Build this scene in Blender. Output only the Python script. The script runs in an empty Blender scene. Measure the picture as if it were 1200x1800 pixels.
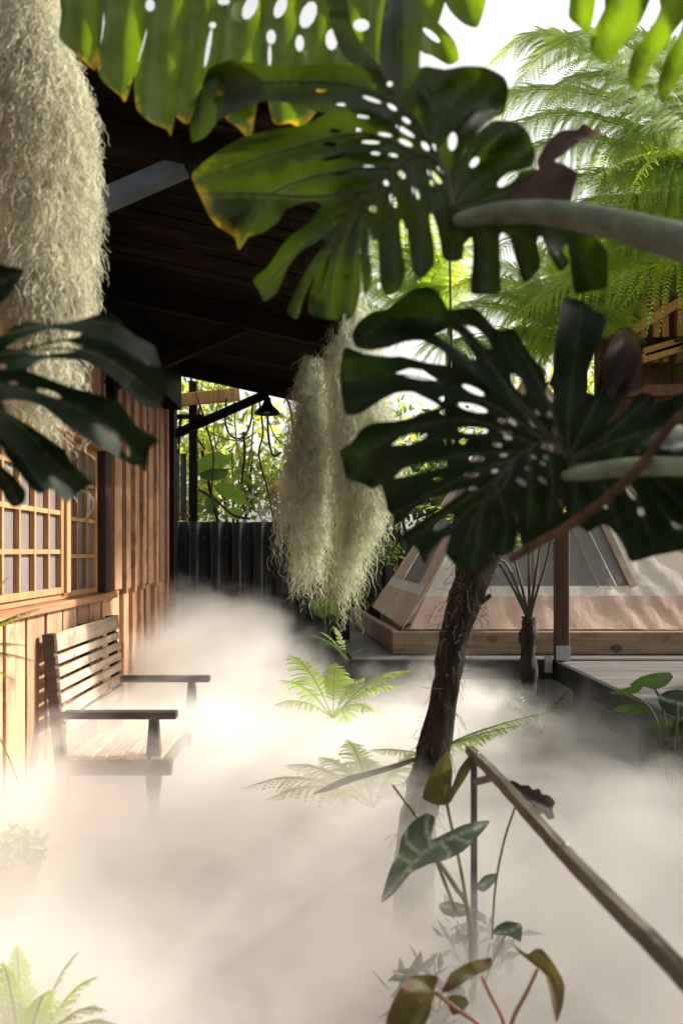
import bpy, bmesh, math, random
import numpy as np
from mathutils import Vector, Matrix, geometry

random.seed(7)
rng = np.random.default_rng(7)
S = bpy.context.scene
COL = S.collection
R = math.radians

# ------------------------------------------------------------------ camera
FPX, CX, CY, EYE = 1400.0, 572.0, 970.0, 1.55     # photograph measured at 1200x1800
cam_d = bpy.data.cameras.new('camera')
cam = bpy.data.objects.new('camera', cam_d)
COL.objects.link(cam)
cam.location = (0, 0, EYE)
cam.rotation_euler = (R(90), 0, 0)
cam_d.sensor_fit = 'VERTICAL'
cam_d.sensor_height = 36.0
cam_d.lens = FPX / 1800 * 36
cam_d.shift_x = (600 - CX) / 1800
cam_d.shift_y = (CY - 900) / 1800
cam_d.clip_start = 0.05
cam_d.clip_end = 400
cam_d.dof.use_dof = True
cam_d.dof.focus_distance = 5.6
cam_d.dof.aperture_fstop = 2.6
S.camera = cam

# ------------------------------------------------------------------ world, sun
SUN_EL, SUN_AZ = 31.0, 14.0          # azimuth measured from +X towards +Y
W = bpy.data.worlds.new('World')
S.world = W
W.use_nodes = True
wn = W.node_tree
bg = wn.nodes['Background']
sky = wn.nodes.new('ShaderNodeTexSky')
sky.sky_type = 'NISHITA'
sky.sun_disc = False
sky.sun_elevation = R(SUN_EL)
sky.sun_rotation = R(90 - SUN_AZ)
sky.air_density = 1.0
sky.dust_density = 4.0
sky.ozone_density = 0.6
hs = wn.nodes.new('ShaderNodeHueSaturation')            # thin bright overcast: little blue left in the sky
hs.inputs['Saturation'].default_value = .12
wm = wn.nodes.new('ShaderNodeMix'); wm.data_type = 'RGBA'; wm.blend_type = 'MULTIPLY'
wm.inputs[0].default_value = 1.0; wm.inputs[7].default_value = (1.0, .975, .93, 1)
wn.links.new(sky.outputs[0], hs.inputs['Color'])
wn.links.new(hs.outputs[0], wm.inputs[6])
wn.links.new(wm.outputs[2], bg.inputs[0])
bg.inputs[1].default_value = 0.125
sd = bpy.data.lights.new('sun', 'SUN')
sd.energy = 4.2
sd.angle = R(1.5)
sd.color = (1.0, 0.91, 0.79)
sun = bpy.data.objects.new('sun', sd)
COL.objects.link(sun)
sun.location = (20, 5, 12)
_d = Vector((-math.cos(R(SUN_EL)) * math.cos(R(SUN_AZ)), -math.cos(R(SUN_EL)) * math.sin(R(SUN_AZ)), -math.sin(R(SUN_EL))))
sun.rotation_euler = _d.to_track_quat('-Z', 'Y').to_euler()

S.view_settings.view_transform = 'Standard'
S.view_settings.look = 'None'
S.view_settings.gamma = 1.0
S.view_settings.use_curve_mapping = False
S.view_settings.exposure = 1.36
S.cycles.volume_bounces = 3
S.cycles.max_bounces = 8
S.cycles.diffuse_bounces = 3
S.cycles.transmission_bounces = 6
S.cycles.transparent_max_bounces = 8
S.cycles.volume_step_rate = 2.0
S.cycles.volume_max_steps = 128
S.cycles.use_denoising = True
S.cycles.sample_clamp_indirect = 6.0


# ------------------------------------------------------------------ helpers
def P(px, py, Y):
    """world point seen at photograph pixel (px, py) at distance Y"""
    return Vector(((px - CX) / FPX * Y, Y, EYE - (py - CY) / FPX * Y))


ORG = {}


def put(o, label=None, cat=None, group=None, kind=None):
    if label: o['label'] = label
    if cat: o['category'] = cat
    if group: o['group'] = group
    if kind: o['kind'] = kind
    return o


def thing(name, label, cat, loc=(0, 0, 0), group=None):
    o = bpy.data.objects.new(name, None)
    o.empty_display_size = 0.1
    COL.objects.link(o)
    o.location = loc
    ORG[o.name] = Vector(loc)
    return put(o, label, cat, group)


def root_org(o):
    while o.parent: o = o.parent
    return ORG.get(o.name, Vector((0, 0, 0)))


class MB:
    """collects geometry in world coordinates, builds ONE mesh object"""
    def __init__(s):
        s.v = []; s.f = []; s.at = {}

    def add(s, vs, fs):
        b = len(s.v)
        s.v += [tuple(x) for x in vs]
        s.f += [tuple(i + b for i in f) for f in fs]

    def box(s, a, b, ch=0.0):
        x0, y0, z0 = a; x1, y1, z1 = b
        s.obox(((x0 + x1) / 2, (y0 + y1) / 2, (z0 + z1) / 2), (1, 0, 0), (0, 1, 0), (0, 0, 1),
               abs(x1 - x0) / 2, abs(y1 - y0) / 2, abs(z1 - z0) / 2, ch)
        return s

    def obox(s, c, ux, uy, uz, hx, hy, hz, ch=0.0):
        c = Vector(c); ux = Vector(ux); uy = Vector(uy); uz = Vector(uz)
        if ch <= 0:
            vs = [c + ux * hx * i + uy * hy * j + uz * hz * k for i in (-1, 1) for j in (-1, 1) for k in (-1, 1)]
            s.add(vs, [(0, 1, 3, 2), (4, 6, 7, 5), (0, 4, 5, 1), (2, 3, 7, 6), (0, 2, 6, 4), (1, 5, 7, 3)])
            return s
        ch = min(ch, hx * .45, hy * .45, hz * .45)
        h = (hx, hy, hz); u = (ux, uy, uz)
        idx = {}; vs = []
        for i in (-1, 1):
            for j in (-1, 1):
                for k in (-1, 1):
                    sg = (i, j, k)
                    for ax in range(3):
                        p = c.copy()
                        for q in range(3):
                            p = p + u[q] * sg[q] * (h[q] if q == ax else h[q] - ch)
                        idx[(sg, ax)] = len(vs); vs.append(p)
        fs = []
        for ax in range(3):
            o1, o2 = (ax + 1) % 3, (ax + 2) % 3
            for sg in (-1, 1):
                q = []
                for a, b in ((-1, -1), (1, -1), (1, 1), (-1, 1)):
                    t = [0, 0, 0]; t[ax] = sg; t[o1] = a; t[o2] = b
                    q.append(idx[(tuple(t), ax)])
                fs.append(tuple(q if sg > 0 else q[::-1]))
        for ax in range(3):                                  # edges
            o1, o2 = (ax + 1) % 3, (ax + 2) % 3
            for a in (-1, 1):
                for b in (-1, 1):
                    t0 = [0, 0, 0]; t0[o1] = a; t0[o2] = b; t1 = list(t0); t0[ax] = -1; t1[ax] = 1
                    q = (idx[(tuple(t0), o1)], idx[(tuple(t1), o1)], idx[(tuple(t1), o2)], idx[(tuple(t0), o2)])
                    fs.append(q if a * b < 0 else q[::-1])
        for i in (-1, 1):
            for j in (-1, 1):
                for k in (-1, 1):
                    q = (idx[((i, j, k), 0)], idx[((i, j, k), 1)], idx[((i, j, k), 2)])
                    fs.append(q if i * j * k > 0 else q[::-1])
        s.add(vs, fs)
        return s

    def bar(s, p, q, w, h, up=(0, 0, 1), ch=0.0):
        p = Vector(p); q = Vector(q); d = (q - p); L = d.length; d.normalize()
        n = Vector(up); side = d.cross(n).normalized(); n = side.cross(d).normalized()
        s.obox((p + q) / 2, d, side, n, L / 2, w / 2, h / 2, ch)
        return s

    def tube(s, pts, rad, n=8, cap=True, ridge=None):
        pts = [Vector(p) for p in pts]
        m = len(pts)
        if not hasattr(rad, '__len__'): rad = [rad] * m
        t0 = (pts[1] - pts[0]).normalized()
        a = t0.orthogonal().normalized()
        vs = []; fs = []
        for i, p in enumerate(pts):
            t = (pts[min(i + 1, m - 1)] - pts[max(i - 1, 0)]).normalized()
            a = (a - t * a.dot(t)).normalized(); b = t.cross(a)
            for k in range(n):
                th = 2 * math.pi * k / n
                r = rad[i] * (ridge(i, k) if ridge else 1)
                vs.append(p + (a * math.cos(th) + b * math.sin(th)) * r)
        for i in range(m - 1):
            for k in range(n):
                fs.append((i * n + k, i * n + (k + 1) % n, (i + 1) * n + (k + 1) % n, (i + 1) * n + k))
        if cap:
            fs.append(tuple(range(n))[::-1]); fs.append(tuple((m - 1) * n + k for k in range(n)))
        s.add(vs, fs)
        return s

    def lathe(s, c, prof, n=24):
        c = Vector(c); vs = []; fs = []
        for r, z in prof:
            for k in range(n):
                th = 2 * math.pi * k / n
                vs.append(c + Vector((r * math.cos(th), r * math.sin(th), z)))
        for i in range(len(prof) - 1):
            for k in range(n):
                fs.append((i * n + k, i * n + (k + 1) % n, (i + 1) * n + (k + 1) % n, (i + 1) * n + k))
        s.add(vs, fs)
        return s

    def build(s, name, mat, parent=None, smooth=False, loc=None):
        return mesh_obj(name, s.v, s.f, mat, parent, smooth, loc, s.at)


def mesh_obj(name, v, f, mat, parent=None, smooth=False, loc=None, attrs=None):
    me = bpy.data.meshes.new(name)
    org = root_org(parent) if parent else Vector(loc or (0, 0, 0))
    va = np.asarray(v, dtype=np.float32).reshape(-1, 3) - np.array(org, dtype=np.float32)
    if isinstance(f, np.ndarray):
        nv, nf, k = len(va), f.shape[0], f.shape[1]
        me.vertices.add(nv); me.vertices.foreach_set('co', va.ravel())
        me.loops.add(nf * k); me.loops.foreach_set('vertex_index', f.astype(np.int32).ravel())
        me.polygons.add(nf)
        me.polygons.foreach_set('loop_start', np.arange(0, nf * k, k, dtype=np.int32))
        me.update(calc_edges=True)
    else:
        me.from_pydata(va.tolist(), [], [list(x) for x in f])
    if smooth:
        me.polygons.foreach_set('use_smooth', np.ones(len(me.polygons), dtype=bool))
    for k, a in (attrs or {}).items():
        at = me.attributes.new(k, 'FLOAT', 'POINT')
        at.data.foreach_set('value', np.asarray(a, dtype=np.float32))
    if mat: me.materials.append(mat)
    me.update()
    o = bpy.data.objects.new(name, me)
    COL.objects.link(o)
    if parent: o.parent = parent
    else:
        o.location = org; ORG[o.name] = Vector(org)
    return o


def copy_part(o, parent, mat4):
    c = o.copy(); COL.objects.link(c); c.parent = parent; c.matrix_local = mat4
    return c


def spline(pts, n):
    """catmull-rom through points (any dimension) -> n samples"""
    p = np.array(pts, dtype=float)
    q = np.vstack([2 * p[0] - p[1], p, 2 * p[-1] - p[-2]])
    out = []
    for t in np.linspace(0, len(p) - 1 - 1e-9, n):
        i = int(t); u = t - i
        a, b, c, d = q[i], q[i + 1], q[i + 2], q[i + 3]
        out.append(.5 * (2 * b + (c - a) * u + (2 * a - 5 * b + 4 * c - d) * u * u + (3 * b - a - 3 * c + d) * u ** 3))
    return np.array(out)


# ------------------------------------------------------------------ materials
def new_mat(name):
    m = bpy.data.materials.new(name); m.use_nodes = True
    nt = m.node_tree; nt.nodes.clear()
    out = nt.nodes.new('ShaderNodeOutputMaterial')
    return m, nt, out


def N(nt, t, **kw):
    n = nt.nodes.new(t)
    for k, v in kw.items():
        if k.startswith('i_'):
            n.inputs[k[2:].replace('_', ' ')].default_value = v
        else: setattr(n, k, v)
    return n


def math_n(nt, op, a, b=None, clamp=False):
    n = nt.nodes.new('ShaderNodeMath'); n.operation = op; n.use_clamp = clamp
    for i, x in enumerate((a, b)):
        if x is None: continue
        if hasattr(x, 'is_output'): nt.links.new(x, n.inputs[i])
        else: n.inputs[i].default_value = x
    return n.outputs[0]


def ramp(nt, fac, stops):
    n = nt.nodes.new('ShaderNodeValToRGB')
    e = n.color_ramp.elements
    while len(e) < len(stops): e.new(.5)
    for i, (p, c) in enumerate(stops):
        e[i].position = p; e[i].color = (*c, 1) if len(c) == 3 else c
    nt.links.new(fac, n.inputs[0])
    return n.outputs[0]


def mixc(nt, fac, a, b, blend='MIX'):
    n = nt.nodes.new('ShaderNodeMix'); n.data_type = 'RGBA'; n.blend_type = blend
    if hasattr(fac, 'is_output'): nt.links.new(fac, n.inputs[0])
    else: n.inputs[0].default_value = fac
    for i, x in ((6, a), (7, b)):
        if hasattr(x, 'is_output'): nt.links.new(x, n.inputs[i])
        else: n.inputs[i].default_value = (*x, 1)
    return n.outputs[2]


def noise(nt, vec, scale, detail=4, rough=.55):
    n = N(nt, 'ShaderNodeTexNoise'); n.inputs['Scale'].default_value = scale
    n.inputs['Detail'].default_value = detail; n.inputs['Roughness'].default_value = rough
    if vec is not None: nt.links.new(vec, n.inputs['Vector'])
    return n.outputs['Fac']


def coords(nt, scale=(1, 1, 1), rnd=True):
    tc = N(nt, 'ShaderNodeTexCoord'); v = tc.outputs['Object']
    if rnd:
        oi = N(nt, 'ShaderNodeObjectInfo')
        sc = math_n(nt, 'MULTIPLY', oi.outputs['Random'], 37.0)
        va = N(nt, 'ShaderNodeVectorMath', operation='ADD')
        nt.links.new(v, va.inputs[0]); nt.links.new(sc, va.inputs[1]); v = va.outputs[0]
    mp = N(nt, 'ShaderNodeMapping'); mp.inputs['Scale'].default_value = scale
    nt.links.new(v, mp.inputs['Vector'])
    return mp.outputs[0]


def wood(name, c0, c1, c2, axis='z', rough=.65, fine=60, spread=.35, bump=.4, wear=None, spec=.25):
    m, nt, out = new_mat(name)
    s = [fine, fine, fine]; s['xyz'.index(axis)] = fine * .035
    v = coords(nt, s)
    g = noise(nt, v, 1.0, 6, .62)
    s2 = [7, 7, 7]; s2['xyz'.index(axis)] = .7
    v2 = coords(nt, s2)
    b = noise(nt, v2, 1.0, 3)
    f = math_n(nt, 'ADD', math_n(nt, 'MULTIPLY', g, .6), math_n(nt, 'MULTIPLY', b, .4))
    col = ramp(nt, f, [(.32, c0), (.5, c1), (.68, c2)])
    oi = N(nt, 'ShaderNodeObjectInfo')
    k = math_n(nt, 'ADD', math_n(nt, 'MULTIPLY', oi.outputs['Random'], spread), 1 - spread / 2)
    cm = N(nt, 'ShaderNodeCombineColor')
    for i in range(3): nt.links.new(k, cm.inputs[i])
    col = mixc(nt, 1.0, col, cm.outputs[0], 'MULTIPLY')
    if wear:
        w = noise(nt, coords(nt, (1, 1, 1)), 5.0, 5, .7)
        col = mixc(nt, ramp(nt, w, [(.52, (0, 0, 0)), (.68, (1, 1, 1))]), col, wear)
    p = N(nt, 'ShaderNodeBsdfPrincipled')
    nt.links.new(col, p.inputs['Base Color']); p.inputs['Roughness'].default_value = rough
    p.inputs['Specular IOR Level'].default_value = spec
    bp = N(nt, 'ShaderNodeBump'); bp.inputs['Strength'].default_value = bump; bp.inputs['Distance'].default_value = .004
    nt.links.new(g, bp.inputs['Height']); nt.links.new(bp.outputs[0], p.inputs['Normal'])
    nt.links.new(p.outputs[0], out.inputs[0])
    return m


def plain(name, col, rough=.6, metal=0.0, var=.25, scale=12, bump=.15, col2=None, spec=.4):
    m, nt, out = new_mat(name)
    v = coords(nt)
    n = noise(nt, v, scale, 5, .6)
    c2 = col2 or tuple(x * (1 - var) for x in col)
    c = ramp(nt, n, [(.35, c2), (.65, col)])
    p = N(nt, 'ShaderNodeBsdfPrincipled'); nt.links.new(c, p.inputs['Base Color'])
    p.inputs['Roughness'].default_value = rough; p.inputs['Metallic'].default_value = metal
    p.inputs['Specular IOR Level'].default_value = spec
    bp = N(nt, 'ShaderNodeBump'); bp.inputs['Strength'].default_value = bump; bp.inputs['Distance'].default_value = .006
    nt.links.new(noise(nt, v, scale * 3, 5), bp.inputs['Height']); nt.links.new(bp.outputs[0], p.inputs['Normal'])
    nt.links.new(p.outputs[0], out.inputs[0])
    return m


def leafmat(name, col, tcol, trans=.4, rough=.35, tip=None, tipcol=(.45, .30, .02), vein=None, veincol=(.25, .3, .12),
            var=.35, scale=9, spec=.5):
    """two-sided leaf: gloss on top, light passes through"""
    m, nt, out = new_mat(name)
    v = coords(nt)
    n = noise(nt, v, scale, 4, .6)
    oi = N(nt, 'ShaderNodeObjectInfo')
    d = tuple(x * (1 - var) for x in col); td = tuple(x * (1 - var) for x in tcol)
    c = ramp(nt, n, [(.35, d), (.65, col)])
    t = ramp(nt, n, [(.35, td), (.65, tcol)])
    if tip is not None:
        a = N(nt, 'ShaderNodeAttribute', attribute_name='tip')
        n2 = noise(nt, v, scale * 2.2, 4, .7)
        f = math_n(nt, 'ADD', a.outputs['Fac'], math_n(nt, 'MULTIPLY', math_n(nt, 'SUBTRACT', n2, .5), .8))
        f = ramp(nt, f, [(max(tip - .12, 0), (0, 0, 0)), (min(tip + .35, 1), (1, 1, 1))])
        c = mixc(nt, f, c, tuple(x * .6 for x in tipcol)); t = mixc(nt, f, t, tipcol)
    if vein:
        a = N(nt, 'ShaderNodeAttribute', attribute_name='vein')
        f = math_n(nt, 'MULTIPLY', a.outputs['Fac'], vein)
        c = mixc(nt, f, c, veincol); t = mixc(nt, f, t, tuple(x * .5 for x in veincol))
    p = N(nt, 'ShaderNodeBsdfPrincipled'); nt.links.new(c, p.inputs['Base Color'])
    p.inputs['Roughness'].default_value = rough; p.inputs['Specular IOR Level'].default_value = spec
    bp = N(nt, 'ShaderNodeBump'); bp.inputs['Strength'].default_value = .12; bp.inputs['Distance'].default_value = .004
    nt.links.new(noise(nt, v, scale * 6, 3), bp.inputs['Height']); nt.links.new(bp.outputs[0], p.inputs['Normal'])
    tr = N(nt, 'ShaderNodeBsdfTranslucent'); nt.links.new(t, tr.inputs[0])
    mx = N(nt, 'ShaderNodeMixShader'); mx.inputs[0].default_value = trans
    nt.links.new(p.outputs[0], mx.inputs[1]); nt.links.new(tr.outputs[0], mx.inputs[2])
    nt.links.new(mx.outputs[0], out.inputs[0])
    return m


M = {}
M['cedar'] = wood('cedar_boards', (.23, .112, .062), (.40, .22, .128), (.55, .335, .21), 'z', spread=.55, wear=(.17, .105, .075))
M['cedar_y'] = wood('cedar_rails', (.20, .085, .04), (.38, .18, .09), (.52, .28, .15), 'y', spread=.3, wear=(.24, .13, .08))
M['sash'] = wood('sash_wood', (.20, .105, .045), (.33, .185, .085), (.43, .26, .13), 'z', spread=.25)
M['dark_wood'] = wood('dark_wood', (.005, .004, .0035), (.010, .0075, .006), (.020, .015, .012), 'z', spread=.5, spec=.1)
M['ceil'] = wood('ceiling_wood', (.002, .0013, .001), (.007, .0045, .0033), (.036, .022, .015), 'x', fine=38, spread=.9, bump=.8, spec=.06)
M['bench'] = wood('bench_wood', (.19, .135, .10), (.38, .29, .22), (.50, .39, .31), 'y', spread=.3, wear=(.16, .10, .07))
M['bench_dark'] = wood('bench_frame_wood', (.025, .018, .014), (.055, .042, .034), (.09, .07, .058), 'x', spread=.2)
M['jamb'] = wood('shaded_jamb_wood', (.02, .009, .008), (.04, .018, .015), (.06, .028, .022), 'z', spread=.2)  # shade of the window recess put into the jamb colour
M['beam'] = wood('pale_beam_wood', (.10, .068, .045), (.19, .135, .09), (.26, .19, .13), 'x', fine=40, spread=.2, wear=(.13, .085, .055))
M['deck'] = wood('deck_boards', (.045, .042, .040), (.085, .08, .075), (.13, .12, .115), 'x', fine=40, spread=.3)
M['black'] = plain('black_paint', (.012, .012, .013), .5, var=.4)
M['post'] = wood('red_brown_post', (.025, .012, .008), (.055, .025, .016), (.09, .045, .028), 'z', spread=.2)
M['rail'] = wood('mossy_rail_wood', (.025, .021, .016), (.075, .062, .045), (.17, .14, .105), 'y', fine=90, spread=.2, wear=(.09, .085, .05))
M['steel'] = plain('weathered_steel', (.10, .12, .15), .42, .6, .4, 5)
M['galv'] = plain('galvanised', (.35, .36, .37), .45, .7, .3, 30)
M['glass'] = plain('frosted_pane', (.19, .165, .165), .22, 0, .2, 3, .05, spec=.6)
M['soil'] = plain('soil', (.05, .038, .026), .95, 0, .5, 6, .8)
M['stone'] = plain('paving_stone', (.22, .20, .18), .8, 0, .3, 8, .4)
M['terra'] = plain('terracotta', (.42, .20, .11), .75, 0, .3, 10)
M['bark'] = None


def bark_mat(name, c0, c1):
    m, nt, out = new_mat(name)
    v = coords(nt, (30, 30, 5))
    n = noise(nt, v, 1.0, 6, .65)
    c = ramp(nt, n, [(.38, c0), (.66, c1)])
    p = N(nt, 'ShaderNodeBsdfPrincipled'); nt.links.new(c, p.inputs['Base Color']); p.inputs['Roughness'].default_value = .9
    p.inputs['Specular IOR Level'].default_value = .2
    bp = N(nt, 'ShaderNodeBump'); bp.inputs['Strength'].default_value = 1.0; bp.inputs['Distance'].default_value = .012
    nt.links.new(n, bp.inputs['Height']); nt.links.new(bp.outputs[0], p.inputs['Normal'])
    nt.links.new(p.outputs[0], out.inputs[0])
    return m


M['bark'] = bark_mat('fern_bark', (.006, .005, .004), (.038, .027, .02))
M['twig'] = bark_mat('twig_bark', (.06, .03, .018), (.15, .085, .05))
M['fibre'] = plain('root_fibre', (.2, .16, .11), .9, 0, .4, 20)


def corrugated_mat():
    m, nt, out = new_mat('black_corrugated_metal')
    v = coords(nt, (9, 9, 1.2))
    n = noise(nt, v, 1.0, 7, .7)
    c = ramp(nt, n, [(.4, (.010, .010, .010)), (.62, (.022, .021, .021)), (.74, (.12, .115, .11))])
    p = N(nt, 'ShaderNodeBsdfPrincipled'); nt.links.new(c, p.inputs['Base Color'])
    p.inputs['Roughness'].default_value = .42; p.inputs['Specular IOR Level'].default_value = .5
    bp = N(nt, 'ShaderNodeBump'); bp.inputs['Strength'].default_value = .4; bp.inputs['Distance'].default_value = .004
    nt.links.new(n, bp.inputs['Height']); nt.links.new(bp.outputs[0], p.inputs['Normal'])
    nt.links.new(p.outputs[0], out.inputs[0])
    return m


M['corr'] = corrugated_mat()


def cloth_mat(name, c, tc, trans=.3, rough=.7, weave=False):
    m, nt, out = new_mat(name)
    v = coords(nt, rnd=False)
    n = noise(nt, v, 4, 4, .6)
    col = ramp(nt, n, [(.3, tuple(x * .78 for x in c)), (.7, c)])
    p = N(nt, 'ShaderNodeBsdfPrincipled'); nt.links.new(col, p.inputs['Base Color']); p.inputs['Roughness'].default_value = rough
    p.inputs['Specular IOR Level'].default_value = .3
    n2 = noise(nt, coords(nt, (9, 9, 3), False), 1.0, 5, .6)
    bp = N(nt, 'ShaderNodeBump'); bp.inputs['Strength'].default_value = .5; bp.inputs['Distance'].default_value = .02
    nt.links.new(n2, bp.inputs['Height']); nt.links.new(bp.outputs[0], p.inputs['Normal'])
    tr = N(nt, 'ShaderNodeBsdfTranslucent'); tr.inputs[0].default_value = (*tc, 1)
    mx = N(nt, 'ShaderNodeMixShader'); mx.inputs[0].default_value = trans
    nt.links.new(p.outputs[0], mx.inputs[1]); nt.links.new(tr.outputs[0], mx.inputs[2])
    nt.links.new(mx.outputs[0], out.inputs[0])
    return m


M['t_orange'] = cloth_mat('orange_tent_floor', (.62, .46, .37), (.6, .4, .3), .25)
M['t_cream'] = cloth_mat('cream_tent_cloth', (.74, .71, .65), (.75, .7, .6), .35)
M['t_peach'] = cloth_mat('peach_tent_cloth', (.74, .61, .53), (.76, .6, .5), .6)
M['t_mesh'] = cloth_mat('grey_tent_mesh', (.22, .21, .21), (.2, .19, .18), .3, .8)
M['t_seam'] = cloth_mat('tan_seam_tape', (.26, .19, .14), (.2, .15, .1), .1)

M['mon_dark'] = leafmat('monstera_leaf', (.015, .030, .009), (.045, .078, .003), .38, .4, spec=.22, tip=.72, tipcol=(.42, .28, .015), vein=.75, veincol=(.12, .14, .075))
M['mon_shaded'] = leafmat('monstera_leaf_shaded', (.010, .020, .008), (.016, .036, .004), .2, .5, spec=.14, tip=1.2, tipcol=(.06, .03, .015), vein=.8, veincol=(.085, .09, .05))  # shaded copy of the leaf: its shade is put into near-black greens
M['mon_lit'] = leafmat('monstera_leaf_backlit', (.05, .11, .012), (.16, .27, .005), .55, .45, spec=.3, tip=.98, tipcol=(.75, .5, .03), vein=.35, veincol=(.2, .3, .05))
M['mon_top'] = leafmat('monstera_leaf_backlit_plain', (.05, .11, .012), (.18, .30, .007), .55, .45, spec=.3, vein=.35, veincol=(.2, .3, .05))  # back light put into brighter greens, like the copy above without tips
M['mon_brown'] = leafmat('withered_leaf', (.045, .022, .015), (.07, .025, .01), .2, .7, tip=.75, tipcol=(.2, .1, .02))
M['rib'] = plain('leaf_rib', (.085, .10, .05), .5, 0, .4, 20, .1, spec=.2)
M['petiole'] = plain('petiole_skin', (.17, .21, .14), .5, 0, .5, 26, .35)
M['petiole_pale'] = plain('pale_petiole_skin', (.26, .31, .20), .5, 0, .45, 26, .35)
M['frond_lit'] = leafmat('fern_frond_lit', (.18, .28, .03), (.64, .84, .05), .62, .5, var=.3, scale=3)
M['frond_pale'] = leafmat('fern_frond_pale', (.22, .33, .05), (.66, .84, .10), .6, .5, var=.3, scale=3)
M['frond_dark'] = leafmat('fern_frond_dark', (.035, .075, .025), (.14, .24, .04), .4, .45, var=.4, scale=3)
M['rachis'] = plain('fern_stalk', (.10, .11, .04), .6)
M['stipe_dark'] = plain('dark_fern_stalk', (.03, .028, .014), .6)
M['moss'] = leafmat('spanish_moss', (.68, .70, .55), (.68, .70, .50), .38, .8, var=.4, scale=14, spec=.15)
M['moss_dim'] = leafmat('olive_spanish_moss', (.40, .44, .24), (.42, .46, .22), .35, .8, var=.4, scale=14, spec=.15)
M['moss_pale'] = leafmat('pale_spanish_moss', (.56, .55, .42), (.6, .58, .42), .3, .8, var=.3, scale=10, spec=.15)
M['bush_y'] = leafmat('bush_leaf_yellow', (.24, .29, .04), (.80, .82, .12), .6, .5, var=.5, scale=2.2)
M['bush_g'] = leafmat('bush_leaf_green', (.11, .18, .03), (.48, .62, .07), .55, .45, var=.5, scale=2.2)
M['bush_d'] = leafmat('tree_leaf_dark', (.03, .055, .018), (.09, .16, .02), .35, .45, var=.5, scale=2.2)
M['pink'] = leafmat('pink_leaf', (.5, .16, .12), (.6, .2, .14), .4, .5)
M['vine'] = plain('vine_stem', (.035, .025, .018), .8)
M['straw'] = plain('dry_vine', (.30, .22, .12), .85)
M['aloc'] = leafmat('alocasia_leaf', (.035, .06, .035), (.06, .1, .04), .25, .35, vein=1.0, veincol=(.32, .36, .27))
M['beg'] = leafmat('begonia_leaf', (.085, .085, .03), (.17, .13, .03), .35, .6, spec=.2, tip=.6, tipcol=(.11, .035, .015), vein=.5, veincol=(.10, .03, .02))
M['red_stem'] = plain('red_stem', (.20, .08, .045), .5)
M['olive'] = leafmat('olive_leaf', (.06, .058, .018), (.13, .125, .02), .4, .4, vein=.4, veincol=(.2, .19, .08))
M['dry'] = leafmat('dry_dark_leaf', (.03, .022, .016), (.04, .02, .01), .15, .7)
M['lime'] = leafmat('lime_leaf', (.10, .20, .03), (.3, .5, .06), .45, .4, vein=.3)
M['leaf_mid'] = leafmat('broad_leaf_mid', (.05, .10, .035), (.16, .28, .05), .4, .35, vein=.4, veincol=(.16, .2, .1))
M['orange_wood'] = wood('orange_timber', (.36, .18, .06), (.58, .31, .11), (.68, .40, .17), 'z', spread=.3)
M['brown_wood'] = wood('brown_timber', (.06, .03, .018), (.12, .06, .035), (.17, .09, .05), 'z', spread=.4)

# ================================================================== SETTING
g = MB(); g.add([(-60, -40, 0), (60, -40, 0), (60, 80, 0), (-60, 80, 0)], [(0, 1, 2, 3)])
put(g.build('ground', M['soil']), kind='structure')
g = MB(); g.box((-1.55, 1.2, -.02), (.42, 8.4, .02), .01)
put(g.build('path', M['stone']), kind='structure')

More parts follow.
